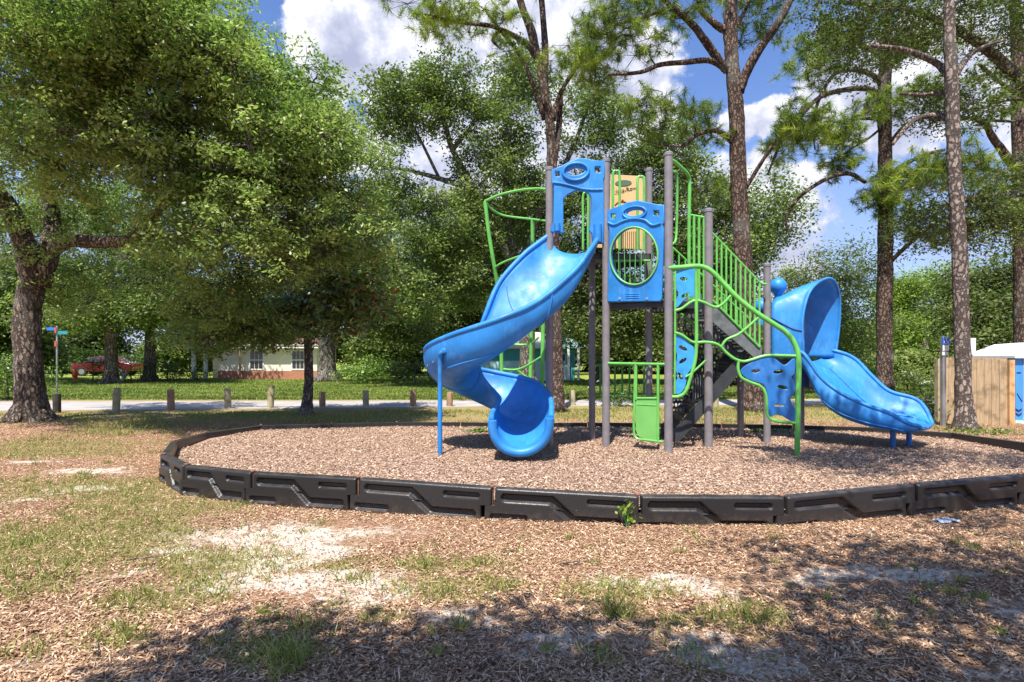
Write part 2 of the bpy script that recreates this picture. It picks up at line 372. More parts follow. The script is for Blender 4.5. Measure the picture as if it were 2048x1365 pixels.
def numesh(name, V, faces_n, mat, tint=None, parent=None):
    """V: (N,k,3) array, one k-gon each"""
    N, k = V.shape[:2]
    me = bpy.data.meshes.new(name); me.vertices.add(N*k); me.vertices.foreach_set('co', V.astype(np.float32).ravel())
    me.loops.add(N*k); me.loops.foreach_set('vertex_index', np.arange(N*k, dtype=np.int32))
    me.polygons.add(N); me.polygons.foreach_set('loop_start', np.arange(0, N*k, k, dtype=np.int32))
    try: me.polygons.foreach_set('loop_total', np.full(N, k, dtype=np.int32))
    except Exception: pass
    me.update(calc_edges=True)
    if tint is not None:
        a = me.attributes.new('tint', 'FLOAT', 'FACE'); a.data.foreach_set('value', np.clip(tint, 0, 1).astype(np.float32))
    return link(name, me, mat, parent)
def unit(a): return a/np.maximum(1e-9, np.linalg.norm(a, axis=-1, keepdims=True))
def leafquads(rg, c, L, wd, upb=.7, out_dir=None):
    """rhombic leaves at points c"""
    n = len(c); nm = rg.normal(size=(n, 3)); nm[:, 2] = np.abs(nm[:, 2])+upb
    if out_dir is not None: nm += out_dir*.8
    nm = unit(nm); a = unit(np.cross(nm, rg.normal(size=(n, 3)))); b = np.cross(nm, a)
    l = (L*rg.uniform(.7, 1.3, n))[:, None]*.5; ww = (wd*rg.uniform(.7, 1.3, n))[:, None]*.5
    return np.stack([c-a*l, c+b*ww-a*l*.1, c+a*l, c-b*ww-a*l*.1], 1)

# ------------------------------------------------------------ ground, road, mulch ring
def grid_sheet(name, x0, x1, y0, y1, z, nx, ny, mat, amp=0, seed=0, kind='structure'):
    xs = np.linspace(x0, x1, nx); ys = np.linspace(y0, y1, ny); X, Y = np.meshgrid(xs, ys)
    Z = np.full_like(X, z)
    V = np.stack([X, Y, Z], -1).reshape(-1, 3); idx = np.arange(nx*ny).reshape(ny, nx)
    Fc = np.stack([idx[:-1, :-1], idx[:-1, 1:], idx[1:, 1:], idx[1:, :-1]], -1).reshape(-1, 4)
    me = bpy.data.meshes.new(name); me.from_pydata(V.tolist(), [], Fc.tolist()); me.update()
    return tag(link(name, me, mat), kind=kind)
grid_sheet('ground', -400, 400, -60, 700, 0, 3, 3, 'ground_litter')
road = MB().add([(-120, 12.0, .004), (-13, 15.0, .004), (0, 16.4, .004), (12, 17.2, .004), (120, 23, .004), (120, 27, .004), (12, 19.1, .004), (0, 18.6, .004), (-13, 18.2, .004), (-120, 16, .004)],
                [(0, 1, 8, 9), (1, 2, 7, 8), (2, 3, 6, 7), (3, 4, 5, 6)]).obj('road', 'asphalt', sm=False); tag(road, kind='structure')

def ztop(Y): return .30-.10*min(1, max(0, (Y-6)/3.5))
def ringpt(px, py):
    Y = 6.; zf = lambda Y: ztop(Y)
    if py > 900: zf = lambda Y: float(np.interp(px, [375, 800, 987, 1278, 1568, 1826, 2043], [.30, .30, .272, .238, .235, .272, .285]))
    for _ in range(30): Y = F*(H-zf(Y))/(py-YH)
    return Vector(((px-1024)*Y/F, Y, zf(Y)))
front = [ringpt(*q) for q in ((2043, 949.6), (1826.5, 968.3), (1568, 993), (1278.5, 991.4), (987, 975), (718.6, 956), (508.5, 944.7), (375, 931), (329, 909.5), (348, 883))]
backc = [ringpt(*q) for q in ((348, 883), (430, 862), (525.6, 851), (690, 847.5), (860, 844), (1000, 847), (1200, 846), (1400, 848), (1600, 851), (1750, 856), (1900, 866), (2048, 878))]
P = cat([tuple(p) for p in backc], 24); back = [Vector(P[0])]
for q in P[1:]:
    q = Vector(q)
    if (q-back[-1]).length > 1.15: back.append(q)
back.append(Vector((6.9, 6.9, .28)))
back += [Vector((6.55, 6.0, .30)), Vector((5.85, 5.55, .30))]
ring = front+back[1:]
me = MB().add([(p.x, p.y, MZ) for p in ring], [tuple(range(len(ring)-1, -1, -1))]).mesh('mulch_bed')
tag(link('mulch_bed', me, 'mulch'), kind='structure')
RX = np.array([p.x for p in ring]); RY = np.array([p.y for p in ring])
def in_ring(x, y):
    r = np.zeros(len(x), bool); n = len(RX); j = n-1
    for i in range(n):
        cnd = ((RY[i] > y) != (RY[j] > y)) & (x < (RX[j]-RX[i])*(y-RY[i])/(RY[j]-RY[i]+1e-12)+RX[i]); r ^= cnd; j = i
    return r

# ------------------------------------------------------------ border timbers (length 1, scaled per copy)
def timber_mesh():
    nx, nz = 150, 34; Ht = .30; D = .09
    zs = np.concatenate([np.linspace(0, .148, 16), np.linspace(.152, Ht, 18)]); nz = len(zs)
    u = np.linspace(0, 1, nx); L = 1.2
    V = []; 
    def seg(px, pz, ax, az, bx, bz):
        dx, dz = bx-ax, bz-az; tt = np.clip(((px-ax)*dx+(pz-az)*dz)/(dx*dx+dz*dz), 0, 1)
        return np.hypot(px-ax-tt*dx, pz-az-tt*dz)
    for z in zs:
        lo = z < .15; x0, x1 = (-.075, L-.10) if lo else (.012, L-.012)
        x = x0+(x1-x0)*u
        dd = np.minimum.reduce([seg(x, z, .10, .225, .48, .225), seg(x, z, .48, .225, .66, .065), seg(x, z, .66, .065, 1.02, .065)])
        d2 = np.minimum(seg(x, z, .80, .225, 1.06, .225), seg(x, z, .0, .055, .26, .055))
        rec = .042*np.clip((.040-dd)/.020, 0, 1)**.8+.036*np.clip((.030-d2)/.016, 0, 1)**.8
        e = np.minimum(x-x0, x1-x); rec = rec+.016*np.clip(1-e/.016, 0, 1)**2
        ez = min(Ht-z, 1); rec = rec+.012*max(0, 1-ez/.014)**2
        V.append(np.stack([x, -D/2+rec, np.full_like(x, z)], -1))
    A = np.array(V); B = A.copy(); B[..., 1] = D/2
    V = np.concatenate([A.reshape(-1, 3), B.reshape(-1, 3)]); n = nx*nz; f = []
    idx = np.arange(n).reshape(nz, nx)
    q = np.stack([idx[:-1, :-1], idx[:-1, 1:], idx[1:, 1:], idx[1:, :-1]], -1).reshape(-1, 4)
    f = q.tolist()+(q[:, ::-1]+n).tolist()
    for i in range(nx-1): f.append([idx[-1, i], idx[-1, i+1], idx[-1, i+1]+n, idx[-1, i]+n])
    for i in range(nz-1):
        f.append([idx[i, 0], idx[i+1, 0], idx[i+1, 0]+n, idx[i, 0]+n]); f.append([idx[i+1, -1], idx[i, -1], idx[i, -1]+n, idx[i+1, -1]+n])
    for i in range(nx-1): f.append([idx[0, i+1], idx[0, i], idx[0, i]+n, idx[0, i+1]+n])
    me = bpy.data.meshes.new('timber'); me.from_pydata(V.tolist(), [], f); me.update(); smooth(me, 50); me.materials.append(MAT['timber_plastic']); return me
tm = timber_mesh()
sk = MB().tube([(0, 0, .02), (0, 0, .318)], .009, 8).lathe((0, 0, .302), [(.02, 0), (.022, .01), (.012, .018)], 8).mesh('stake'); smooth(sk); sk.materials.append(MAT['rusty_stake'])
flab = {0: 'black plastic border timber at the right edge of the photo, curving back', 1: 'shaded black border timber behind the scrap of blue litter',
        2: 'black border timber at the front right, left of the blue litter scrap', 3: 'black border timber just right of the small green weed',
        4: 'black border timber with a small green weed at its right end', 5: 'black border timber in front of the spiral slide, left of the weeded timber',
        6: 'long black border timber at the front left, second left of the weeded one by two', 7: 'short looking black border timber on the left bend, nearest the front left',
        8: 'tiny foreshortened black border timber at the far left corner', 9: 'black border timber turning away at the leftmost edge of the ring'}
flab = {0: 'black border timber leaving the photo at its right edge', 1: 'black border timber directly behind the crumpled blue wrapper',
        2: 'black border timber one to the left of the one behind the blue wrapper', 3: 'black border timber with its left end at the green weed',
        4: 'black border timber with the green weed at its right end', 5: 'black border timber one to the left of the timber ending at the weed',
        6: 'black border timber at the front left where the ring starts to bend', 7: 'black border timber on the left bend, just before the sharp corner',
        8: 'foreshortened black border timber at the leftmost corner of the ring'}
N = len(ring)
for i in range(N):
    a, b = ring[i], ring[(i+1) % N]           # walking the ring clockwise seen from above
    if i < len(front)-1: A, B = b, a           # left to right as seen from outside (camera side)
    else: A, B = b, a
    v = B-A; L = math.hypot(v.x, v.y)
    if i < len(front)-1: lab = flab[i]
    else:
        k = i-len(front)+2
        offs = A.x > 6.2
        lab = ('far rim border timber, number %d clockwise from the leftmost corner' % k) if not offs else 'border timber on the right bend beyond the photo, number %d from the far rim' % k
    root = empty('border_timber', (A.x, A.y, A.z-.30), lab, 'border', 'black border timbers round the mulch')
    o = bpy.data.objects.new('timber_body', tm); C.objects.link(o); o.parent = root
    o.scale = (L/1.2, 1, 1); root.rotation_euler = (0, math.atan2(A.z-B.z, L), math.atan2(v.y, v.x))
    s_ = bpy.data.objects.new('stake', sk); C.objects.link(s_); s_.parent = root; s_.location = (-.015, 0, 0)

# ------------------------------------------------------------ the play structure
PS = empty('playground_structure', (2.2, 8.4, MZ), 'blue and green playset with spiral slide, stairs and a hooded slide on the mulch', 'playset')
POST = {}
def post(key, x, yb, yt, r=.055, Y=None):
    b = G(x, yb, MZ) if Y is None else Vector(((x-1024)*Y/F, Y, MZ))
    top = H+(YH-yt)*b.y/F; POST[key] = (b.x, b.y)
    o = MB().lathe((b.x, b.y, 0), [(r, 0), (r, top-.05), (r*1.12, top-.05), (r*1.12, top-.012), (r*.9, top), (r*.3, top+.006)], 20).obj('post', 'post_grey', PS)
    return b
post(1, 1099, 893, 335); post(2, 1212, 893, 318); post(3, 1184, 880, 345, .05); post(4, 1298, 0, 337, .05, 8.7)
post(5, 1337, 905, 305); post(6, 1417, 895, 418, .058); post(7, 1481, 875, 690, .05); post(8, 1534, 887, 527, .05); post(9, 1602, 885, 600, .05, 8.95)

def plane_uv(A, B, x, y):
    """photo point -> (u, z) in the vertical plane through plan points A, B"""
    A = Vector(A); U = Vector(B)-A; L = U.length; U = U/L; dx = (x-1024)/F
    # (t*dx, t) = A + u*U
    det = dx*(-U.y)-1*(-U.x); tt = (A.x*(-U.y)-A.y*(-U.x))/det; u = (dx*A.y-1*A.x)/det
    return u, H+(YH-y)*tt/F
def rrect(x0, y0, x1, y1, r, n=4):
    o = []
    for cx, cy, a0 in ((x1-r, y1-r, 0), (x0+r, y1-r, 90), (x0+r, y0+r, 180), (x1-r, y0+r, 270)):
        for k in range(n+1):
            a = R(a0+90*k/n); o.append((cx+r*math.cos(a), cy+r*math.sin(a)))
    return o
def ell(cx, cy, rx, ry, n=28, rot=0):
    c, s = math.cos(R(rot)), math.sin(R(rot)); o = []
    for k in range(n):
        a, b = rx*math.cos(2*math.pi*k/n), ry*math.sin(2*math.pi*k/n); o.append((cx+a*c-b*s, cy+a*s+b*c))
    return o
def sheet(name, A, B, outline, holes, th, mat, parent, off=0.0, bev=.008, px=True, ang=40):
    cu = bpy.data.curves.new(name, 'CURVE'); cu.dimensions = '2D'; cu.fill_mode = 'BOTH'
    cu.extrude = max(.0005, th/2-bev); cu.bevel_depth = bev; cu.bevel_resolution = 2
    for pl in [outline]+holes:
        q = [plane_uv(A, B, *p) for p in pl] if px else pl
        sp = cu.splines.new('POLY'); sp.points.add(len(q)-1); sp.use_cyclic_u = True
        for k, (u, z) in enumerate(q): sp.points[k].co = (u, z, 0, 1)
    ob = bpy.data.objects.new('tmp', cu); C.objects.link(ob)
    dg = bpy.context.evaluated_depsgraph_get(); me = bpy.data.meshes.new_from_object(ob.evaluated_get(dg))
    bpy.data.objects.remove(ob); bpy.data.curves.remove(cu)
    A3 = Vector((A[0], A[1], 0)); U = Vector((B[0]-A[0], B[1]-A[1], 0)).normalized(); Z = Vector((0, 0, 1)); Nn = U.cross(Z)
    M = Matrix(((U.x, 0, Nn.x, A3.x+Nn.x*off), (U.y, 0, Nn.y, A3.y+Nn.y*off), (0, 1, 0, 0), (0, 0, 0, 1)))
    me.transform(M); smooth(me, ang); return link(name, me, mat, parent)
def smoothpoly(pts, k=5): 
    n = len(pts); P = [np.array(p, float) for p in pts]; o = []
    for i in range(n):
        a, b, c, d_ = P[i-1], P[i], P[(i+1) % n], P[(i+2) % n]
        for j in range(k):
            u = j/k; o.append(tuple(.5*((2*b)+(-a+c)*u+(2*a-5*b+4*c-d_)*u*u+(-a+3*b-3*c+d_)*u**3)))
    return o
p1, p2, p3, p4, p5, p6, p7, p8, p9 = (POST[k] for k in range(1, 10))

# trough sweep: each section is (left rim, right rim, floor) and is bowed between them
def trough(mb, secs, k=8, n=24, th=.03, rim=.036, pw=.8):
    S = cat([tuple(a)+tuple(b)+tuple(c) for a, b, c in secs], k); N = len(S); rows = []; rl = []; rr = []
    for s_ in S:
        Lr, Rr, Cn = Vector(s_[:3]), Vector(s_[3:6]), Vector(s_[6:9]); mid_ = (Lr+Rr)/2; dn = Cn-mid_; ac = (Lr-Rr).normalized(); dd = dn.normalized()
        inn = []; ou = []
        for j in range(n+1):
            an = math.pi*j/n; cc = math.cos(an); sn = max(0, math.sin(an))**pw
            p_ = Lr.lerp(Rr, (1-cc)/2)+dn*sn; inn.append(p_); ou.append(p_+ac*cc*th+dd*sn*th)
        rows.append(inn+ou[::-1]); rl.append(Lr+ac*th*.5); rr.append(Rr-ac*th*.5)
    K = len(rows[0]); vs = [v for r in rows for v in r]; fs = []
    for i in range(N-1):
        for j in range(K): fs.append((i*K+j, (i+1)*K+j, (i+1)*K+(j+1) % K, i*K+(j+1) % K))
    for base_, sgn in ((0, 1), ((N-1)*K, -1)):
        for j in range(n):
            q = (base_+j, base_+j+1, base_+K-2-j, base_+K-1-j); fs.append(q if sgn > 0 else q[::-1])
    mb.add(vs, fs); mb.tube(rl, rim, 10); mb.tube(rr, rim, 10)
    return S, rows
# spiral slide
sp_secs = [((1.18, 8.42, 3.05), (.60, 8.42, 3.08), (.88, 8.42, 2.92)), ((1.17, 8.05, 3.04), (.56, 8.28, 3.15), (.85, 8.15, 2.82)), ((1.02, 7.78, 2.82), (.38, 8.2, 3.02), (.68, 7.95, 2.48)),
           ((.80, 7.58, 2.53), (.155, 8.1, 2.82), (.42, 7.75, 2.08)), ((.33, 7.3, 2.12), (-.17, 8.0, 2.43), (.05, 7.6, 1.74)), ((-.15, 7.12, 1.88), (-.36, 7.88, 1.98), (-.26, 7.50, 1.42)),
           ((-.77, 7.36, 1.68), (-.48, 7.95, 1.62), (-.64, 7.62, 1.20)), ((-1.13, 7.80, 1.54), (-.50, 8.08, 1.35), (-.84, 7.93, 1.04)), ((-1.18, 8.2, 1.42), (-.46, 8.22, 1.15), (-.82, 8.22, .93)),
           ((-.95, 8.7, 1.3), (-.36, 8.3, 1.0), (-.60, 8.5, .80)), ((-.35, 8.95, 1.18), (-.25, 8.25, .9), (-.26, 8.55, .66)), ((.3, 8.7, 1.04), (-.17, 8.1, .82), (.03, 8.32, .52)),
           ((.50, 8.15, .88), (-.20, 7.85, .74), (.13, 7.95, .38)), ((.50, 7.5, .76), (-.24, 7.45, .68), (.13, 7.45, .27)), ((.46, 7.0, .66), (-.24, 7.0, .63), (.11, 7.02, .235))]
mb = MB(); S, rows = trough(mb, sp_secs, 9, 26)
SS = mb.obj('spiral_slide', 'blue_plastic', PS, ang=60); SS['label'] = 'blue spiral slide curling down to the left'
last = rows[-1][:27]
mb = MB(); mb.tube([v+Vector((0, -.01, 0)) for v in last], .056, 12); mb.obj('exit_lip', 'blue_plastic', SS, ang=60)
for q in (33, 68):
    MB().tube([v for v in rows[q][27:]], .014, 8).obj('joint_flange', 'blue_dark_plastic', SS)
MB().tube([v+Vector((0, -.002, .004)) for v in rows[33][2:25]], .004, 6).obj('seam', 'navy_print', SS)
MB().tube([rows[i][6]+Vector((0, 0, .004)) for i in range(14, 34)], .005, 6).obj('seam', 'navy_print', SS)
MB().tube([rows[i][27+19]+Vector((0, -.004, 0)) for i in range(46, 62)], .014, 8).obj('side_rib', 'blue_plastic', SS)
for q in (60, 64, 68, 72, 76):
    v = rows[q][-5]; c = rows[q][13]
    dr = Vector((v.x-c.x, v.y-c.y, 0)).normalized(); MB().tube([v-dr*.01, v+dr*.012], .013, 8).obj('bolt', 'bolt_metal', SS)
b = G(880, 911, MZ); tp = W(893, 703, 7.42)
mb = MB(); ctube(mb, [b, Vector((b.x, b.y, .9)), Vector((b.x+.01, b.y-.06, tp.z-.12)), Vector((b.x+.03, b.y-.11, tp.z-.02)), Vector((b.x+.10, b.y-.08, tp.z+.01)), Vector((b.x+.16, b.y+.06, tp.z))], .030, 6, 12)
mb.obj('support_leg', 'blue_plastic', SS)
MB().lathe((b.x+.07, b.y-.09, tp.z-.03), [(.02, 0), (.05, .01), (.058, .035), (.05, .06), (.02, .075)], 14).obj('leg_bracket', 'blue_plastic', SS)

# entrance panel between posts 1 and 2
def Z1(x, y): return (820+x/4.267, 300+y/4.267)
def Z3(x, y): return (1180+x/4.136, 290+y/4.136)
def Z4(x, y): return (1180+x/4.136, 600+y/4.136)
def Z5(x, y): return (1460+x/3.102, 480+y/3.102)
A = (p1[0]+.05, p1[1]); B = (p2[0]-.05, p2[1])
outl = [Z1(*q) for q in ((1213, 185), (1300, 150), (1370, 112), (1430, 90), (1500, 92), (1560, 108), (1652, 112), (1652, 240), (1640, 260), (1640, 340), (1645, 520), (1645, 640), (1640, 800), (1560, 802), (1555, 720), (1530, 690),
                         (1545, 640), (1550, 420), (1535, 385), (1500, 360), (1450, 348), (1400, 355), (1340, 385), (1300, 425), (1298, 640), (1300, 710), (1200, 700), (1230, 620), (1232, 320), (1213, 280))]
hol = [[Z1(*q) for q in ell(1415, 195, 80, 38, 24, -8)], [Z1(*q) for q in rrect(1232, 190, 1282, 245, 12)], [Z1(*q) for q in rrect(1566, 148, 1628, 212, 12)]]
EP = sheet('entrance_panel', A, B, outl, hol, .05, 'blue_plastic', PS, off=.035, bev=.014); EP['label'] = 'blue arched entrance panel above the spiral slide'
mb = MB()   # raised mouldings of the panel
def onp(A, B, x, y, off=0):
    u, z = plane_uv(A, B, x, y); U = Vector((B[0]-A[0], B[1]-A[1], 0)).normalized(); q = Vector((A[0], A[1], 0))+U*u+Vector((0, 0, z)); return q+U.cross(Vector((0, 0, 1)))*off
e = [onp(A, B, *Z1(*q), .07) for q in ell(1410, 200, 108, 72, 30, -6)]
mb.tube(e+[e[0]], .022, 8); mb.obj('moulding', 'blue_plastic', EP, ang=60)
mb = MB(); ctube(mb, [onp(A, B, *Z1(*q), .062) for q in ((1216, 290), (1290, 300), (1380, 322), (1470, 345), (1560, 352), (1638, 350))], .018, 5, 8)
mb.obj('moulding', 'blue_plastic', EP, ang=60)
for sx, y0, y1 in ((1252, 640, 705), (1595, 650, 800)):
    mb = MB(); mb.tube([onp(A, B, *Z1(sx, y0), .08), onp(A, B, *Z1(sx, y1), .08)], .06 if sx > 1500 else .045, 12); mb.obj('panel_foot', 'blue_plastic', EP, ang=60)

# porthole panel between posts 2 and 5
A = (p2[0]+.05, p2[1]-.02); B = (p5[0]-.05, p5[1]+.02)
outl = [Z3(*q) for q in ((155, 555), (250, 520), (320, 490), (400, 474), (480, 488), (560, 505), (617, 510), (617, 650), (600, 665), (612, 700), (600, 1270), (590, 1290), (165, 1295), (163, 1250), (178, 700), (160, 660))]
hol = [[Z3(*q) for q in ell(383, 568, 75, 32, 24, -6)], [Z3(*q) for q in rrect(178, 572, 228, 624, 10)], [Z3(*q) for q in rrect(530, 545, 590, 598, 10)], [Z3(*q) for q in ell(380, 925, 198, 238, 48)]]
PP = sheet('porthole_panel', A, B, outl, hol, .05, 'blue_plastic', PS, off=.03, bev=.014); PP['label'] = 'blue porthole panel with round green rimmed window'
mb = MB(); e = [onp(A, B, *Z3(*q), .065) for q in ell(380, 925, 196, 236, 56)]; mb.tube(e+[e[0]], .013, 8); mb.obj('window_ring', 'green_panel', PP, ang=60)
mb = MB()
e = [onp(A, B, *Z3(*q), .06) for q in ell(383, 568, 96, 50, 30, -6)]; mb.tube(e+[e[0]], .016, 8); mb.obj('moulding', 'blue_plastic', PP, ang=60)
mb = MB(); ctube(mb, [onp(A, B, *Z3(*q), .058) for q in ((165, 650), (215, 668), (280, 640), (340, 622), (400, 618), (470, 632), (530, 672), (600, 655))], .018, 5, 8)
mb.obj('moulding', 'blue_plastic', PP, ang=60)
for k in range(3): MB().tube([onp(A, B, *Z3(310, 1235+k*17), .056), onp(A, B, *Z3(420, 1235+k*17), .056)], .006, 6).obj('rib', 'blue_plastic', PP)
for x, y in ((258, 1275), (482, 1275)): 
    c = onp(A, B, *Z3(x, y), .05); MB().tube([c, c+Vector((-.004, -.02, 0))], .016, 8).obj('bolt', 'bolt_metal', PP)
for x in (232, 280, 325, 370, 420, 520):
    c0 = onp(A, B, *Z3(x, 840 if x > 240 else 870), -.02); c1 = onp(A, B, *Z3(x, 1090), -.02); MB().tube([c0, c1], .004, 6).obj('window_bar', 'green_panel', PP)

# decks
def deck(name, poly, z, th=.06):
    o = MB().prism(poly, z-.012, z).obj(name, 'perforated_deck', PS, sm=False)
    mb = MB(); n = len(poly)
    for i in range(n):
        a, b = Vector(poly[i]+(z-th-.02,)), Vector(poly[(i+1) % n]+(z-th-.02,)); v = (b-a); nn = Vector((-v.y, v.x, 0)).normalized()
        mb.obox(a, v, nn*.02, (0, 0, th+.03))
    mb.obj('deck_edge', 'charcoal', o, sm=False); return o
deck('deck', [(.60, 8.36), (2.02, 8.36), (2.02, 9.0), (1.3, 9.35), (.60, 9.0)], 2.90)
deck('deck', [(1.40, 8.28), (2.11, 7.83), (2.72, 8.22), (2.72, 9.0), (2.08, 9.0), (2.08, 8.3)], 2.17)
LD = deck('landing', [(3.52, 8.5), (4.42, 8.72), (4.30, 9.30), (3.52, 9.30)], 1.36)
# riser bars between the decks
mb = MB(); a = Vector((1.42, 8.34, 0)); b_ = Vector((2.0, 8.34, 0))
for k in range(9):
    q = a.lerp(b_, k/8); mb.tube([q+Vector((0, 0, 2.2)), q+Vector((0, 0, 2.82))], .010, 6)
mb.tube([a+Vector((0, 0, 2.8)), b_+Vector((0, 0, 2.8))], .016, 8); mb.tube([a+Vector((0, 0, 2.45)), b_+Vector((0, 0, 2.45))], .012, 8); mb.obj('riser_bars', 'green_paint', PS)

# game panel with lettering on the upper deck
A = (W(1218, 0, 8.95).x, 8.95); B = (W(1296, 0, 8.95).x, 8.90)
GP = sheet('game_panel', A, B, [Z3(*q) for q in ((172, 250), (390, 262), (440, 285), (452, 300), (455, 865), (60, 850), (100, 700), (165, 600))], [], .03, 'tan_plastic', PS, off=0, bev=.004)
GP['label'] = 'tan game panel with lettering and green handhold bars'
def text(name, body, size, loc, rotz, tilt, mat, parent):
    cu = bpy.data.curves.new(name, 'FONT'); cu.body = body; cu.size = size; cu.extrude = .002; cu.align_x = 'CENTER'
    ob = bpy.data.objects.new('tmp', cu); C.objects.link(ob); dg = bpy.context.evaluated_depsgraph_get()
    me = bpy.data.meshes.new_from_object(ob.evaluated_get(dg)); bpy.data.objects.remove(ob)
    me.transform(Matrix.Translation(loc) @ Matrix.Rotation(rotz, 4, 'Z') @ Matrix.Rotation(R(90), 4, 'X') @ Matrix.Rotation(tilt, 4, 'Z'))
    return link(name, me, mat, parent)
c = onp(A, B, *Z3(282, 392), .025); text('lettering', '4-in-a-Row', .088, c, -.03, R(9), 'ink_black', GP)
sheet('emblem', A, B, [Z3(*q) for q in ell(275, 320, 68, 24, 28, -3)], [[Z3(*q) for q in ell(245, 318, 12, 9, 12)]], .006, 'ink_green', GP, off=.02, bev=.001)
mb = MB(); ctube(mb, [onp(A, B, *Z3(*q), .022) for q in ((205, 500), (230, 478), (262, 470), (295, 478), (320, 498))], .007, 5, 6)
mb.lathe(onp(A, B, *Z3(268, 462), .022), [(.012, -.012), (.016, 0), (.012, .012)], 10); mb.obj('picture', 'ink_red', GP)
mb = MB()
for k in range(7): mb.tube([onp(A, B, *Z3(275+k*17, 720), .02), onp(A, B, *Z3(275+k*17, 860), .02)], .005, 6)
mb.obj('groove', 'ink_black', GP)
def hoop(x0, x1, yt, yb, Y, r=.020, name='handhold'):
    mb = MB(); m_ = (x0+x1)/2; ctube(mb, pt([(x0, yb), (x0, (yb+yt)/2), (x0, yt+8), (m_, yt), (x1, yt+8), (x1, (yb+yt)/2), (x1, yb)], Y), r, 6, 8); return mb.obj(name, 'green_paint', PS)
hoop(1226, 1239, 343, 500, 8.6); hoop(1275, 1288, 354, 500, 8.6); hoop(1166, 1176, 386, 500, 8.9, .018)

# hand loops and guard rails at the stair head
mb = MB(); ctube(mb, pt([(1338, 320, 7.8), (1348, 323, 7.85), (1362, 335, 7.95), (1376, 350, 8.05), (1379, 370, 8.1), (1378, 450, 8.1), (1378, 540, 8.1), (1378, 600, 8.1)]), .024, 6, 10)
ctube(mb, pt([(1340, 342, 7.8), (1348, 344, 7.85), (1354, 352, 7.95), (1354, 420, 8.0), (1352, 476, 8.0), (1346, 488, 7.9), (1340, 490, 7.8)]), .017, 6, 10); mb.obj('handhold', 'green_paint', PS)
mb = MB()
for k in range(3): mb.tube(pt([(1388+k*10, 433+k*2), (1388+k*10, 600)], 8.2), .019, 8)
mb.tube(pt([(1376, 430), (1416, 437)], 8.2), .02, 8); mb.obj('guardrail', 'green_paint', PS)
def railing(Y, x0, y0, x1, y1, drop0, drop1, n, r=.015, nm='stair_railing', mat='green_paint', label=None):
    mb = MB(); mb.tube(pt([(x0, y0), (x1, y1)], Y), r*1.15, 8); mb.tube(pt([(x0, y0+drop0), (x1, y1+drop1)], Y), r*1.15, 8)
    for k in range(n):
        u = k/(n-1); x = x0+(x1-x0)*u; mb.tube(pt([(x, y0+(y1-y0)*u+2), (x, y0+drop0+(y1+drop1-y0-drop0)*u)], Y), r, 8)
    o = mb.obj(nm, mat, PS); return o
railing(8.42, 1424, 466, 1519, 565, 134, 130, 11)
mb = MB(); ctube(mb, pt([(1517, 563), (1524, 568), (1533, 569)], 8.42), .018, 4, 8); mb.obj('handrail_end', 'green_paint', PS)
railing(9.15, 1345, 495, 1500, 640, 118, 108, 13, .013)
railing(9.3, 1186, 731, 1332, 731, 57, 57, 11, .016, 'guardrail', 'green_dark')
# upper flight
def flight(x0, z0, x1, z1, Y0, Y1, n, name, smat='stringer_grey'):
    root = MB()
    for k in range(n):
        u = k/n; xa = x0+(x1-x0)*u; xb = x0+(x1-x0)*(k+1)/n; z = z0+(z1-z0)*(k+1)/n
        root.box((min(xa, xb), Y0+.03, z-.012), (max(xa, xb), Y1-.03, z))
    o = root.obj(name, 'perforated_deck', PS, sm=False)
    mb = MB()
    for k in range(n):
        xa = x0+(x1-x0)*k/n; za = z0+(z1-z0)*k/n; zb = z0+(z1-z0)*(k+1)/n; mb.box((xa-.006, Y0+.03, za+.002), (xa+.006, Y1-.03, zb-.014))
    mb.obj('riser', 'perforated_riser', o, sm=False)
    for Y in (Y0, Y1):
        MB().obox((x0, Y-.012, z0-.06 if z0 > .5 else z0-.10), (x1-x0, 0, z1-z0), (0, .024, 0), (0, 0, .27)).obj('stringer', smat, o, sm=False)
    return o
flight(3.66, 1.36, 2.72, 2.17, 8.44, 9.1, 5, 'stair_flight')
flight(2.40, MZ, 3.50, 1.36, 8.62, 9.28, 6, 'stair_flight', 'charcoal')
A = (2.3, 9.36); B = (4.2, 9.36)
sheet('perforated_panel', A, B, [(1346, 606), (1396, 606), (1505, 716), (1486, 766), (1410, 792), (1346, 846)], [], .012, 'perforated_side', PS, off=0, bev=.002)
for k in range(6): MB().tube(pt([(1386+k*5, 760-k*3), (1386+k*5, 802-k*3)], 8.58), .008, 6).obj('baluster', 'stringer_grey', PS)

# big curved handrail and vine climber
mb = MB()
ctube(mb, pt([(1336, 537, 7.72), (1365, 535, 7.72), (1398, 533, 7.7), (1420, 541, 7.68), (1445, 565, 7.65), (1475, 596, 7.6), (1510, 624, 7.56), (1550, 650, 7.52), (1575, 668, 7.5), (1590, 690, 7.48), (1597, 720, 7.47), (1596, 800, 7.47), (1594, 912, 7.47)]), .034, 7, 14)
mb.obj('arched_handrail', 'green_paint', PS)
VR = .019
VN = MB()
def yv(x): return 7.72-(x-1350)/(1596-1350)*.25
def vine(pts, r=VR):
    q = [Z4(*p) for p in pts]; ctube(VN, [W(x, y, yv(x)) for x, y in q], r, 6, 10)
vine([(705, 90), (760, 72), (830, 22), (880, 6), (940, 20), (1000, 50), (1050, 60), (1090, 42), (1130, 5), (1165, -35)])
vine([(700, 270), (760, 292), (850, 350), (950, 350), (1030, 360), (1085, 390), (1130, 440), (1200, 490), (1270, 510), (1340, 495), (1420, 470), (1500, 460), (1700, 465)])
vine([(1085, 390), (1130, 330), (1220, 290), (1300, 230), (1400, 140)], .017)
vine([(1230, 505), (1225, 570), (1250, 640), (1320, 680), (1400, 710), (1440, 750), (1460, 820), (1465, 940), (1500, 990), (1580, 1010), (1700, 1020)])
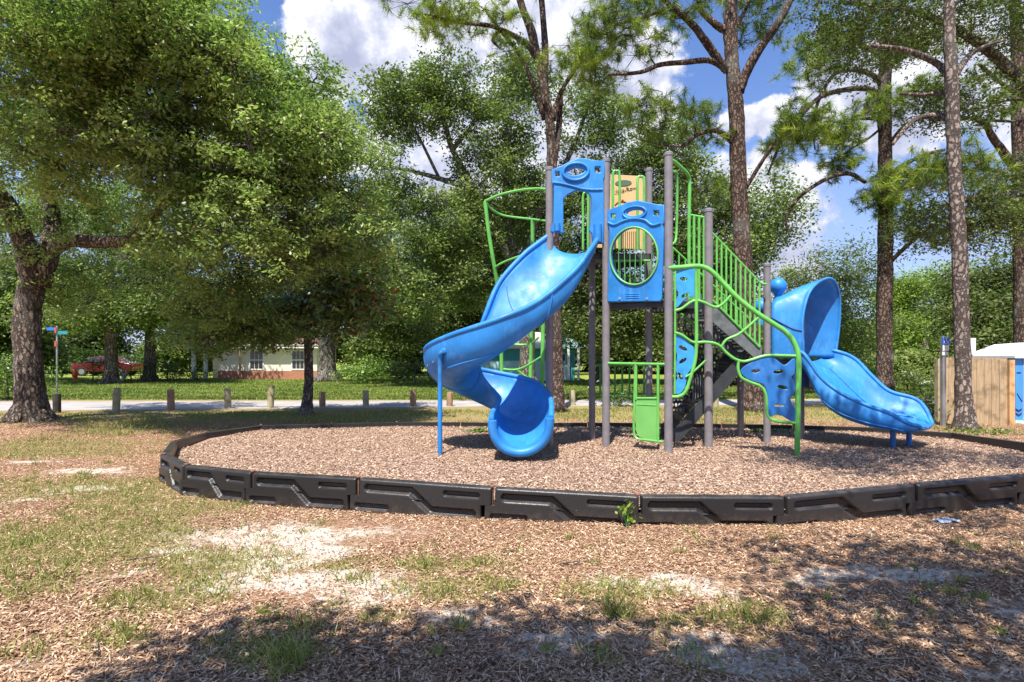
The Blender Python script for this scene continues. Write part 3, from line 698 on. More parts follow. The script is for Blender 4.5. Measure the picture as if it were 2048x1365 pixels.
vine([(878, -240), (880, 100), (880, 350), (870, 500), (830, 650), (790, 760), (730, 800), (650, 800)], .023)
vine([(704, -240), (704, 200), (702, 500), (700, 780)], .015)
vine([(672, 250), (670, 700), (666, 1130)], .016)
vine([(790, 640), (850, 600), (960, 500)], .014)
VO = VN.obj('vine_climber', 'green_paint', PS)
# blue climbing panels
A = (W(1350, 0, 7.73).x, 7.73); B = (W(1596, 0, 7.47).x, 7.47)
a1 = smoothpoly([Z3(*q) for q in ((712, 1035), (790, 1032), (872, 1036), (868, 1180), (862, 1250), (800, 1262), (760, 1300), (718, 1345), (712, 1290), (735, 1230), (712, 1180))], 4)
sheet('climbing_panel', A, B, a1, [[Z3(*q) for q in ell(775, 1110, 33, 18, 18, 8)], [Z3(*q) for q in ell(790, 1246, 42, 18, 18, -22)]], .022, 'blue_sheet', PS, off=-.01, bev=.003)
a2 = smoothpoly([Z4(*q) for q in ((712, 300), (760, 305), (800, 340), (860, 400), (858, 480), (840, 560), (805, 620), (790, 700), (760, 760), (712, 775), (708, 690), (726, 640), (708, 560), (722, 470), (708, 400))], 4)
sheet('climbing_panel', A, B, a2, [[Z4(*q) for q in ell(770, 400, 40, 18, 18, 28)], [Z4(*q) for q in ell(768, 505, 38, 17, 18, -36)], [Z4(*q) for q in ell(747, 632, 36, 16, 18, 55)]], .022, 'blue_sheet', PS, off=-.01, bev=.003)
a3 = smoothpoly([Z4(*q) for q in ((1250, 590), (1300, 540), (1380, 500), (1440, 478), (1520, 486), (1610, 545), (1690, 488), (1690, 600), (1662, 640), (1690, 690), (1690, 770), (1655, 810), (1668, 870), (1692, 900), (1692, 1000), (1640, 985), (1600, 960), (1540, 945), (1490, 960), (1474, 900), (1470, 780), (1440, 700), (1350, 668), (1290, 640))], 4)
sheet('climbing_panel', A, B, a3, [[Z4(*q) for q in ell(1370, 590, 42, 19, 18, -8)], [Z4(*q) for q in ell(1560, 596, 50, 20, 18, -8)], [Z4(*q) for q in ell(1592, 725, 48, 20, 18, 12)], [Z4(*q) for q in ell(1565, 875, 50, 14, 18, 0)]], .03, 'blue_dark_plastic', PS, off=-.01, bev=.008)

# low front rail with the green play panel
A = (p2[0], p2[1]-.0); B = (p5[0], p5[1])
mb = MB(); q = lambda x, y: onp(A, B, x, y, .02)
mb.tube([q(1214, 727), q(1334, 729)], .019, 10); mb.tube([q(1273, 728), q(1273, 800)], .019, 10)
ctube(mb, [q(1317, 728), q(1317, 800), q(1317, 884)], .019, 4, 10)
ctube(mb, [q(1272, 728), q(1270, 800), q(1269, 862), q(1275, 877), q(1292, 880), q(1328, 884)], .017, 6, 10)
mb.obj('low_rail', 'green_paint', PS)
PN = sheet('play_panel', A, B, [(1273, 799), (1315, 799), (1315, 880), (1290, 878), (1278, 872), (1273, 860)], [], .02, 'green_panel', PS, off=.015, bev=.003)
mb = MB(); mb.tube([q(1273, 797), q(1315, 797)], .018, 8); mb.tube([q(1275, 809), q(1313, 811)], .012, 8); mb.obj('shelf', 'green_paint', PN)

# hoop climber on the left behind the spiral
mb = MB(); HC = 9.25
ctube(mb, pt([(970, 403, 8.9), (978, 470, 8.95), (988, 530, 9.0), (996, 580, 9.1), (1002, 660, 9.2), (1003, 720, 9.25), (1004, 790, 9.25)]), .030, 6, 10)
ctube(mb, pt([(1065, 438, 9.0), (1065, 520, 9.1), (1064, 600, 9.2), (1062, 700, 9.3), (1060, 790, 9.3)]), .030, 5, 10)
ctube(mb, pt([(1087, 560, 9.0), (1086, 650, 9.0), (1085, 720, 9.0), (1083, 800, 9.0)]), .032, 5, 10)
ctube(mb, pt([(970, 403, 8.9), (1000, 390, 8.8), (1040, 381, 8.7), (1075, 378, 8.5), (1097, 380, 8.3)]), .022, 6, 8)
ctube(mb, pt([(970, 405, 8.9), (985, 420, 9.0), (1010, 432, 9.1), (1065, 439, 9.0), (1098, 443, 8.4)]), .018, 6, 8)
ctube(mb, pt([(990, 535, 9.0), (1005, 526, 8.9), (1030, 516, 8.8), (1080, 500, 8.6)]), .018, 5, 8)
for L_ in ([(1040, 645, 9.2), (1056, 641, 9.1), (1084, 641, 9.0)], [(1062, 628, 9.3), (1072, 634, 9.2), (1084, 641, 9.0)], [(1086, 800, 9.0), (1060, 806, 9.2), (1030, 800, 9.25), (1004, 792, 9.25)], [(1004, 610, 9.1), (1030, 600, 9.15), (1064, 588, 9.2)], [(1066, 520, 9.1), (1078, 540, 9.05), (1087, 562, 9.0)], [(1004, 680, 9.2), (1015, 687, 9.3), (1035, 690, 9.35), (1060, 688, 9.3), (1078, 675, 9.1)],
           [(1007, 739, 9.2), (1030, 740, 9.15), (1050, 734, 9.1), (1084, 713, 9.0)], [(1034, 741, 9.2), (1056, 757, 9.2), (1080, 776, 9.0)], [(1045, 781, 9.2), (1062, 778, 9.1), (1080, 778, 9.0)]):
    ctube(mb, pt(L_), .017, 5, 8)
o = mb.obj('loop_climber', 'green_paint', PS); o['label'] = 'green loop climber on the left, behind the spiral slide'

# straight hooded slide on the right
st = [((1650, 702, 9.2), (1585, 706, 8.6), (1617, 724, 8.9)), ((1671, 703, 9.05), (1608, 708, 8.45), (1638, 748, 8.75)), ((1708, 718, 8.95), (1640, 752, 8.32), (1670, 796, 8.55)), ((1743, 753, 8.8), (1678, 783, 8.2), (1708, 828, 8.45)),
      ((1778, 783, 8.65), (1728, 808, 8.05), (1752, 846, 8.3)), ((1828, 798, 8.5), (1778, 826, 7.92), (1800, 852, 8.15)), ((1850, 818, 8.4), (1815, 846, 7.85), (1832, 855, 8.1)), ((1862, 844, 8.3), (1838, 853, 7.86), (1850, 856, 8.05))]
mb = MB(); S2, rows2 = trough(mb, [tuple(W(*q) for q in r_) for r_ in st], 8, 24, pw=.6, rim=.03)
HS = mb.obj('straight_slide', 'blue_plastic', PS, ang=60); HS['label'] = 'blue straight slide descending to the right under a hood'
for jj in (20, 18, 6):
    MB().tube([rw[jj]+Vector((0, -.004 if jj > 12 else 0, .006)) for rw in rows2[8:-14]], .013, 8).obj('bed_rib', 'blue_plastic', HS, ang=60)
for jj in (29, 31):
    MB().tube([rw[jj]+Vector((0, -.006, 0)) for rw in rows2[6:-10]], .011, 8).obj('side_rib', 'blue_plastic', HS, ang=60)
MB().tube([v+Vector((.01, -.01, 0)) for v in rows2[-1][:25]], .026, 10).obj('exit_lip', 'blue_plastic', HS, ang=60)
for x, y in ((1786, 896), (1818, 893)):
    b = G(x, y, MZ); MB().tube([b, Vector((b.x, b.y, .47))], .036, 12).obj('support_leg', 'blue_dark_plastic', HS)
# hood: loft between a low back arch and the tall front arch
fa = [(1607, 716, 8.50), (1606, 690, 8.50), (1604, 650, 8.50), (1610, 610, 8.53), (1622, 580, 8.6), (1642, 562, 8.72), (1660, 557, 8.85), (1672, 568, 8.95), (1679, 595, 9.05), (1679, 640, 9.08), (1675, 680, 9.08), (1670, 716, 9.06)]
ba = [(1543, 716, 8.62), (1543, 690, 8.62), (1543, 655, 8.62), (1543, 622, 8.64), (1545, 606, 8.70), (1550, 600, 8.85), (1562, 598, 9.05), (1573, 600, 9.2), (1580, 608, 9.3), (1582, 650, 9.3), (1582, 690, 9.3), (1582, 716, 9.3)]
fa = cat([tuple(W(*q)) for q in fa], 4); ba = cat([tuple(W(*q)) for q in ba], 4); K = 8; vs = []; fs = []; n = len(fa)
for k in range(K+1):
    u = k/K
    for a, b in zip(ba, fa):
        c = a*(1-u)+b*u; c = c.copy(); c[2] += .05*math.sin(math.pi*u)*max(0, (c[2]-1.9)); vs.append(c)
for k in range(K):
    for j in range(n-1): fs.append((k*n+j, k*n+j+1, (k+1)*n+j+1, (k+1)*n+j))
mb = MB().add(vs, fs); HD = mb.obj('hood', 'blue_plastic', HS, ang=60)
md = HD.modifiers.new('thickness', 'SOLIDIFY'); md.thickness = .025; md.offset = 0
MB().tube([Vector(q) for q in fa], .020, 10).obj('hood_rim', 'blue_plastic', HD.parent, ang=60)
mb = MB(); ctube(mb, pt([(1543, 636, 8.60), (1565, 648, 8.56), (1585, 658, 8.52), (1604, 662, 8.48)]), .008, 5, 8); mb.obj('hood_seam', 'navy_print', HS)
mb = MB(); c0 = W(1612, 716, 8.4)
mb.prism([(4.22, 8.62), (4.42, 8.56), (4.62, 8.80), (4.40, 9.1)], .95, 1.28); mb.obj('slide_bracket', 'navy_print', HS, sm=False)
for x, y, r, Y, yb in ((1556, 573, .128, 8.95, 604), (1524, 614, .12, 9.2, 650)):
    c = W(x, y, Y); b = W(x, yb, Y)
    f = MB().lathe(c, [(r*.06, r*1.12), (r*.22, r*1.05), (r*.3, r*.92), (r*.62, r*.8), (r*.9, r*.48), (r, 0), (r*.93, -r*.38), (r*.7, -r*.72), (r*.45, -r*.95), (r*.38, -r*1.2), (r*.55, -r*1.6), (r*.6, b.z-c.z)][::-1], 18).obj('finial', 'blue_plastic', PS, ang=50)

# ------------------------------------------------------------ trees
DENS = 1.0
def grow(name, label, cat_, trunk, limbs, masses, bark_m, leaf_m, seed, L=.075, wd=.034, kind='oak', group=None, twigs=True, csz=(.45, .8), per=260, ksub=9, ns=12, flare=True, tint0=.45, sub_s=.14):
    """trunk, limbs: lists of (x, y, z, r); masses: (centre, (rx, ry, rz), number of clumps)"""
    rg = np.random.default_rng(seed); rd = random.Random(seed)
    root = empty(name, tuple(trunk[0][:2])+(0,), label, cat_, group)
    mb = MB(); sk_ = []
    tr = cat(trunk, 6)
    if flare:
        tr = [np.array(q) for q in tr]; z0 = trunk[0][2]
        for q in tr: q[3] *= 1+.55*math.exp(-max(0, q[2]-z0)/.22)
    mb.tube([Vector(q[:3]) for q in tr], [q[3] for q in tr], ns, rough=.16, rng=rd)
    if flare:
        for k in range(6):
            a = k*1.05+rd.random(); r0 = trunk[0][3]; b = Vector(trunk[0][:3])
            dv = Vector((math.cos(a), math.sin(a), 0)); mb.tube([b+dv*r0*.5+Vector((0, 0, r0*1.3)), b+dv*r0*1.3+Vector((0, 0, r0*.35)), b+dv*r0*2.2-Vector((0, 0, .02))], [r0*.5, r0*.35, r0*.15], 7)
    for q in tr: sk_.append(q)
    for l in limbs:
        q = cat(l, 5); mb.tube([Vector(a[:3]) for a in q], [a[3] for a in q], 8, rough=.15, rng=rd); sk_ += q
    SK = np.array([q for q in sk_ if q[2] > 1.2] or sk_)
    ctr = []; Vs = []; Ts = []
    for c, rr, n in masses:
        c = np.array(c); rr = np.array(rr, float); n = max(1, int(n))
        v = rg.normal(size=(n, 3)); v = unit(v)*(rg.uniform(.12, 1, (n, 1))**.42); ctr.append(c+v*rr)
    ctr = np.concatenate(ctr)
    order = np.argsort(np.min(np.linalg.norm(ctr[:, None]-SK[None, :, :3], axis=2), axis=1))
    nodes = [SK]
    NS = SK.copy(); sub_all = []; sub_t = []
    for i in order:
        c = ctr[i]; rad = rg.uniform(*csz)
        # branch from nearest skeleton node that is not far above
        dd = np.linalg.norm(NS[:, :3]-c, axis=1)+np.maximum(0, NS[:, 2]-c[2])*.6
        j = int(np.argmin(dd)); s0 = NS[j]; dist = np.linalg.norm(s0[:3]-c)
        r0 = min(s0[3]*.55, .012+.018*dist**.9); mid_ = (s0[:3]+c)/2+rg.normal(size=3)*.12*dist+np.array([0, 0, -.06*dist])
        q = cat([tuple(s0[:3])+(r0,), tuple(mid_)+(r0*.7,), tuple(c)+(max(.006, r0*.3),)], 3)
        if twigs: mb.tube([Vector(a[:3]) for a in q], [a[3] for a in q], 5, cap=False)
        NS = np.concatenate([NS, np.array(q[2:])])
        k = max(3, int(ksub*(rad/.6)**2)); s = unit(rg.normal(size=(k, 3)))*(rg.uniform(.25, 1, (k, 1))**.6)*rad*np.array([1.15, 1.15, .72]); s = c+s
        if twigs:
            for e in s: 
                m2 = (c+e)/2+rg.normal(size=3)*.05*rad; mb.tube([Vector(c), Vector(m2), Vector(e)], [.009, .006, .003], 3, cap=False)
        sub_all.append(s); sub_t.append(np.full(k, rg.normal()*.13)+rg.normal(size=k)*.14)
    sub = np.concatenate(sub_all); st = np.concatenate(sub_t)
    to = mb.obj('trunk', bark_m, root, ang=180)
    if kind == 'oak':
        n = int(per/ksub*len(sub)*DENS); ii = rg.integers(0, len(sub), n)
        off = rg.normal(size=(n, 3))*sub_s*np.array([1.25, 1.25, .8]); P_ = sub[ii]+off
        V = leafquads(rg, P_, L, wd, .55, unit(off)*.5); tn = tint0+st[ii]+rg.normal(size=n)*.14
        tn = np.where(rg.random(n) < .006, 1.0, np.clip(tn, 0, .95))
    else:      # pine: radial needle tufts
        m_ = 70; n = len(sub); dirs = unit(rg.normal(size=(n, 3))+np.array([0, 0, .5]))
        nd = unit(rg.normal(size=(n, m_, 3))+dirs[:, None]*.9); st0 = sub[:, None]-dirs[:, None]*rg.uniform(0, .26, (n, m_, 1))
        ln = rg.uniform(.6, 1.15, (n, m_, 1))*L; tip = st0+nd*ln+np.array([0, 0, -.035]); sd = unit(np.cross(nd, rg.normal(size=(n, m_, 3))))*wd*.5
        V = np.stack([st0-sd, st0+sd, tip+sd*.35, tip-sd*.35], 2).reshape(-1, 4, 3)
        tn = (np.clip(tint0+st[:, None]*1.6+rg.normal(size=(n, m_))*.12, 0, .95)).ravel(); tn = np.where(rg.random(len(tn)) < .01, 1., tn)
    numesh('crown', V, 4, leaf_m, tn, root); print(name, 'clumps', len(ctr), 'leaves', len(V))
    return root
def M(px, py, rx, ry, Y, rY, n):     # foliage mass from its place in the photo at depth Y
    c = W(px, py, Y); return ((c.x, c.y, c.z), (rx*Y/F, rY, ry*Y/F), n)
def LB(lst):                          # limb (px, py, Y, r)
    return [tuple(W(x, y, Y))+(r,) for x, y, Y, r in lst]

# big live oak at the left
Yo = 12.6; b = G(62, 842)
grow('oak_tree', 'huge live oak with forked rough trunk at the left edge', 'tree',
     [(b.x, b.y, -.05, .31)]+LB([(60, 780, Yo, .275), (54, 690, Yo, .25), (58, 600, Yo, .255), (74, 548, Yo, .25)]),
     [LB([(68, 575, Yo, .24), (52, 500, Yo-.3, .21), (25, 430, Yo-.6, .19), (-10, 380, Yo-1, .17), (-60, 300, Yo-1.4, .12), (-70, 180, Yo-1.6, .08)]),
      LB([(76, 570, Yo, .22), (100, 500, Yo, .20), (105, 440, Yo+.3, .17), (90, 330, Yo+.5, .12), (130, 200, Yo+.6, .09), (180, 60, Yo+.6, .06)]),
      LB([(98, 505, Yo, .15), (140, 482, Yo-.3, .15), (200, 485, Yo-.6, .13), (262, 478, Yo-.9, .11), (300, 440, Yo-1.2, .08), (360, 380, Yo-1.5, .06), (430, 340, Yo-1.6, .04)]),
      LB([(260, 478, Yo-.9, .08), (340, 470, Yo-1, .06), (440, 430, Yo-1, .05), (540, 400, Yo-1, .035)]),
      LB([(95, 350, Yo+.5, .1), (220, 260, Yo+.2, .08), (360, 200, Yo, .06), (470, 150, Yo, .04)])],
     [M(90, 140, 170, 150, 9.6, 1.8, 46), M(300, 140, 180, 130, 9.8, 1.8, 52), M(480, 190, 140, 100, 10.4, 1.8, 36), M(230, 300, 200, 80, 10.2, 1.8, 38), M(590, 190, 60, 60, 11.2, 1.2, 10),
      M(450, 350, 180, 90, 10.2, 1.8, 42), M(630, 330, 105, 110, 10.8, 1.6, 32), M(470, 500, 170, 60, 10.4, 1.6, 30), M(650, 460, 105, 70, 11.2, 1.4, 22), M(430, 600, 110, 36, 11.4, 1.2, 14), M(180, 580, 120, 40, 13.6, 1, 12), M(180, 420, 170, 70, 14, 1.2, 26), M(60, 260, 150, 80, 11.5, 1.6, 20),
      M(520, 655, 110, 22, 12.6, .8, 14), M(420, 668, 60, 18, 12.6, .6, 6), M(60, 20, 230, 90, 8.6, 1.8, 24), M(340, 10, 110, 60, 9.4, 2.0, 16), M(430, 30, 50, 26, 11.6, 1, 5), M(-60, 420, 90, 120, 10.5, 1.5, 12), M(300, 455, 40, 20, 11.3, .4, 3)],
     'oak_bark', 'oak_leaf', 11, L=.086, wd=.038, per=430, csz=(.42, .85), tint0=.55, ksub=9, sub_s=.088)
# the other trees, near ones first
b = G(612, 829)
grow('magnolia_tree', 'small dark glossy magnolia with a thin trunk and rusty leaf undersides', 'tree',
     [(b.x, b.y, -.03, .13), tuple(W(617, 770, b.y))+(.11,), tuple(W(617, 700, b.y))+(.10,), tuple(W(612, 600, b.y))+(.08,), tuple(W(640, 480, b.y))+(.05,)], [],
     [M(640, 600, 130, 70, 14, 1.3, 46), M(560, 640, 70, 40, 13.8, 1.0, 18), M(490, 655, 50, 20, 13.8, .7, 5), M(700, 560, 80, 90, 14.3, 1.0, 26), M(715, 450, 40, 50, 14.4, .7, 8)],
     'pine_bark_grey', 'magnolia_leaf', 12, L=.17, wd=.075, per=150, csz=(.4, .6), tint0=.55, sub_s=.17)
b = G(1112, 824)
grow('pine_tree', 'forking pine behind the left side of the playset, bright needle tufts', 'tree',
     [(b.x, b.y, -.03, .19)]+LB([(1114, 740, 15, .16), (1110, 600, 15, .15), (1106, 420, 15, .14), (1104, 330, 15, .135), (1100, 250, 15, .125), (1090, 190, 15, .12), (1075, 110, 15, .11)]),
     [LB([(1076, 125, 15, .12), (1062, 60, 14.9, .11), (1040, 0, 14.8, .09), (1020, -120, 14.6, .06)]),
      LB([(1088, 180, 15, .10), (1090, 100, 15.1, .09), (1085, 20, 15.2, .08), (1078, -60, 15.3, .06), (1100, -160, 15.3, .05)]),
      LB([(1068, 110, 15, .08), (1055, 90, 14.8, .08), (1020, 68, 14.5, .06), (980, 52, 14.2, .05), (920, 45, 14, .04), (850, 30, 13.8, .03)]),
      LB([(1090, 240, 15, .07), (1050, 130, 14.7, .05), (1000, 60, 14.4, .04), (970, 20, 14.3, .03)]),
      LB([(1106, 240, 15, .08), (1120, 190, 15.1, .06), (1150, 140, 15, .05), (1190, 100, 14.8, .04)]),
      LB([(1108, 330, 15.1, .08), (1118, 250, 15.3, .08), (1122, 180, 15.4, .06)]),
      LB([(1000, 62, 14.4, .04), (985, 80, 14.3, .035), (1000, 98, 14.3, .02)])],
     [M(850, 28, 75, 22, 13.8, .8, 14), M(960, 40, 55, 28, 14.2, .7, 9), M(1180, 95, 50, 35, 14.8, .8, 12), M(1145, 145, 70, 18, 14.6, .9, 11), M(1020, 110, 30, 14, 14.4, .5, 3), M(1060, -110, 120, 60, 15, 1.5, 26), M(1190, 135, 20, 14, 14.6, .3, 2)],
     'pine_bark', 'pine_needle', 13, L=.20, wd=.0105, kind='pine', ksub=10, csz=(.34, .58), tint0=.62)
b = G(1508, 822)
grow('pine_tree', 'tall reddish pine with two bare forks against the blue sky', 'tree',
     [(b.x, b.y, -.03, .27)]+LB([(1504, 720, 15, .24), (1492, 600, 15, .225), (1484, 480, 15, .215), (1476, 340, 15, .20), (1474, 240, 15, .19), (1466, 150, 15, .175), (1461, 60, 15, .18), (1463, 0, 15, .15), (1470, -150, 15, .10)]),
     [LB([(1479, 185, 15, .12), (1495, 140, 14.9, .12), (1525, 90, 14.7, .11), (1560, 40, 14.5, .10), (1580, 0, 14.4, .09), (1620, -90, 14.2, .06)]),
      LB([(1455, 140, 15, .12), (1440, 125, 14.9, .11), (1410, 82, 14.7, .10), (1385, 50, 14.5, .08), (1340, 10, 14.3, .06), (1290, -30, 14.2, .05)]),
      LB([(1452, 140, 15, .08), (1420, 122, 14.8, .075), (1370, 125, 14.5, .07), (1320, 130, 14.2, .06), (1280, 145, 14, .05), (1215, 150, 13.8, .035)]),
      LB([(1455, 62, 15, .11), (1440, 55, 15, .10), (1415, 35, 15, .08), (1398, 10, 15, .06), (1395, -60, 15, .05)]),
      LB([(1385, 50, 14.5, .05), (1340, 18, 14.4, .045), (1290, 35, 14.2, .035), (1230, 50, 14, .03)]),
      LB([(1470, 60, 15, .06), (1490, 22, 15.2, .05), (1510, -20, 15.4, .04)]),
      LB([(1470, 290, 15, .09), (1455, 275, 14.9, .08), (1430, 262, 14.7, .06), (1395, 270, 14.5, .05), (1365, 292, 14.3, .045), (1330, 290, 14.2, .03), (1280, 280, 14.1, .025)]),
      LB([(1490, 380, 15, .06), (1520, 330, 14.7, .05), (1560, 270, 14.4, .04), (1590, 230, 14.2, .03)])],
     [M(1220, 40, 65, 24, 14, .8, 13), M(1340, 12, 110, 18, 14.3, 1, 18), M(1275, 90, 38, 26, 14.1, .6, 7), M(1310, 215, 34, 26, 14.2, .6, 8), M(1375, 235, 60, 18, 14.4, .6, 8), M(1420, 265, 34, 12, 14.6, .4, 4), M(1295, 265, 32, 22, 14.2, .6, 5),
      M(1520, 50, 40, 20, 15.2, .6, 7), M(1500, -90, 190, 60, 15, 2, 40), M(1570, 260, 40, 28, 14.3, .6, 8), M(1500, 10, 50, 16, 15.2, .5, 6), M(1430, 370, 28, 20, 15, .6, 3), M(1190, 110, 25, 20, 13.9, .5, 4)],
     'pine_bark', 'pine_needle', 14, L=.20, wd=.0105, kind='pine', ksub=10, csz=(.34, .58), tint0=.42)
grow('pine_tree', 'straight pine with long arching limbs behind the straight slide', 'tree',
     [tuple(G(1770, 800))+(.26,)]+LB([(1769, 700, 18.9, .235), (1770, 560, 18.9, .225), (1771, 440, 18.9, .215), (1770, 300, 18.9, .20), (1769, 200, 18.9, .20), (1772, 100, 18.9, .17), (1775, 0, 18.9, .13), (1775, -140, 18.9, .09)]),
     [LB([(1762, 190, 18.9, .10), (1735, 178, 18.6, .09), (1690, 180, 18.2, .08), (1640, 195, 17.8, .07), (1600, 235, 17.5, .06), (1565, 280, 17.3, .05), (1535, 350, 17.2, .03)]),
      LB([(1762, 168, 18.9, .09), (1740, 148, 18.6, .08), (1700, 140, 18.3, .07), (1668, 150, 18, .06), (1640, 195, 17.8, .05), (1626, 250, 17.7, .04), (1630, 300, 17.7, .02)]),
      LB([(1730, 365, 18.7, .06), (1700, 348, 18.4, .07), (1660, 355, 18, .065), (1620, 378, 17.6, .06), (1590, 405, 17.4, .05), (1572, 440, 17.3, .04), (1580, 475, 17.3, .02)]),
      LB([(1772, 300, 18.9, .08), (1790, 275, 18.7, .08), (1820, 245, 18.4, .07), (1870, 232, 18, .06), (1960, 240, 17.6, .05), (2060, 245, 17.4, .04)]),
      LB([(1764, 110, 18.9, .08), (1725, 92, 18.7, .07), (1690, 70, 18.5, .05), (1660, 40, 18.4, .03)]),
      LB([(1776, 140, 18.9, .09), (1800, 110, 18.8, .08), (1822, 82, 18.6, .06), (1840, 40, 18.5, .05)]),
      LB([(1776, 360, 18.9, .08), (1800, 335, 18.7, .07), (1850, 310, 18.4, .06), (1890, 300, 18.2, .05)]),
      LB([(1776, 530, 18.9, .08), (1800, 505, 18.6, .07), (1840, 470, 18.2, .06), (1880, 440, 17.8, .05)]),
      LB([(1764, 240, 18.9, .05), (1730, 238, 18.7, .05), (1700, 245, 18.5, .04), (1670, 300, 18.3, .03)]),
      LB([(1764, 255, 18.9, .04), (1740, 275, 18.7, .04), (1700, 300, 18.5, .03), (1665, 325, 18.3, .02)])],
     [M(1625, 110, 50, 50, 17.8, .8, 14), M(1690, 60, 60, 45, 18.4, .9, 12), M(1610, 250, 46, 40, 17.6, .6, 12), M(1700, 260, 48, 26, 18.4, .6, 10), M(1680, 320, 36, 22, 18.3, .6, 7), M(1745, 215, 30, 24, 18.6, .5, 5),
      M(1770, 385, 42, 40, 18.6, .8, 16), M(1850, 345, 70, 28, 18.3, .9, 15), M(1810, 200, 40, 24, 18.4, .6, 7), M(1850, 180, 44, 18, 18.2, .6, 6), M(1780, -80, 170, 60, 18.9, 2.5, 34), M(1560, 300, 34, 16, 17.3, .5, 4), M(1850, 100, 80, 30, 18.6, .9, 10), M(1840, 450, 60, 40, 18.1, .9, 10)],
     'pine_bark', 'pine_needle', 15, L=.22, wd=.012, kind='pine', ksub=10, csz=(.4, .66), tint0=.42)
b = G(1931, 859)
grow('pine_tree', 'pale barked pine standing in front of the wooden privacy fence', 'tree',
     [(b.x, b.y, -.03, .155)]+LB([(1927, 770, 11.25, 0.141), (1922, 600, 11.25, 0.133), (1918, 480, 11.25, 0.129), (1908, 330, 11.25, 0.118), (1905, 200, 11.25, 0.114), (1900, 100, 11.25, 0.106), (1898, 0, 11.25, 0.091), (1895, -200, 11.25, .09)]),
     [LB([(1905, 240, 11.25, .07), (1870, 232, 11.7, .065), (1830, 240, 11.5, .05), (1800, 270, 11.4, .04), (1785, 290, 11.4, .03)]),
      LB([(1903, 160, 11.25, .07), (1880, 132, 11.8, .07), (1850, 115, 11.6, .06), (1800, 98, 11.4, .045), (1740, 92, 11.2, .03)]),
      LB([(1912, 150, 11.25, .06), (1935, 115, 11.8, .055), (1965, 95, 11.7, .04), (2010, 80, 11.6, .03)]),
      LB([(1908, 195, 11.25, .05), (1880, 188, 11.8, .045), (1840, 190, 11.6, .035), (1800, 188, 11.5, .025)]),
      ],
     [M(1890, 350, 60, 30, 11.8, .6, 9), M(1960, 340, 60, 26, 11.8, .6, 7), M(1900, -100, 120, 60, 11.25, 1.2, 20), M(1950, 300, 40, 16, 11.7, .4, 3)],
     'pine_bark_grey', 'pine_needle', 16, L=.19, wd=.009, kind='pine', ksub=10, csz=(.26, .42), tint0=.5)
grow('pine_tree', 'pine rising behind the portable toilet at the right edge', 'tree',
     [tuple(G(2046, 815))+(.24,)]+LB([(2045, 700, 16, .21), (2044, 560, 16, .20), (2042, 400, 16, .19), (2037, 250, 16, .17), (2035, 120, 16, .15), (2030, 0, 16, .12), (2030, -160, 16, .08)]),
     [LB([(2038, 350, 16, .12), (2010, 310, 15.7, .11), (1985, 275, 15.4, .09), (1965, 245, 15.2, .07), (1920, 235, 15, .05), (1860, 240, 14.8, .04)]),
      LB([(2040, 370, 16, .07), (2000, 345, 15.7, .06), (1960, 340, 15.4, .05), (1900, 350, 15.1, .03)]),
      LB([(2036, 190, 16, .06), (2000, 165, 15.8, .05), (1960, 130, 15.6, .04)])],
     [M(1985, 400, 60, 34, 15.5, .8, 9), M(2030, -70, 120, 60, 16, 1.6, 20), M(1970, 230, 40, 24, 15.4, .6, 5), M(2000, 150, 50, 30, 15.7, .6, 6)],
     'pine_bark', 'pine_needle', 17, L=.20, wd=.011, kind='pine', ksub=10, csz=(.34, .56), tint0=.45)
# oak foliage hanging in from the right
grow('oak_tree', 'live oak beyond the right edge whose small leaved boughs hang into the photo', 'tree',
     [(13.6, 13.2, -.05, .36), (13.6, 13.2, 2.5, .30), (13.3, 13.1, 4.5, .26)],
     [[(13.3, 13.1, 4.4, .2), (12.0, 13.0, 5.0, .14), (10.6, 12.9, 5.0, .09), (9.6, 12.8, 4.8, .05)],
      [(13.3, 13.1, 4.5, .2), (12.3, 13.3, 7.0, .16), (11.0, 13.2, 8.4, .11), (9.2, 13, 9.2, .08), (7.4, 12.8, 9.3, .05)]],
     [M(1660, 30, 60, 70, 12.6, 1.0, 8), M(1760, 40, 100, 60, 12.8, 1.2, 16), M(1870, 40, 110, 70, 13, 1.3, 22), M(1990, 40, 110, 80, 13, 1.5, 26), M(1905, 225, 46, 40, 12.6, .7, 8), M(1950, 200, 70, 40, 12.8, .8, 9),
      M(1900, 450, 90, 46, 13, .9, 22), M(2000, 440, 80, 46, 13, .9, 20), M(1710, 120, 60, 40, 12.7, .8, 9), M(1930, 380, 50, 26, 13, .5, 4), M(2050, 330, 60, 60, 13, .9, 8)],
     'oak_bark_grey', 'oak_leaf_dark', 18, L=.085, wd=.036, per=270, csz=(.42, .7), tint0=.5, sub_s=.14)
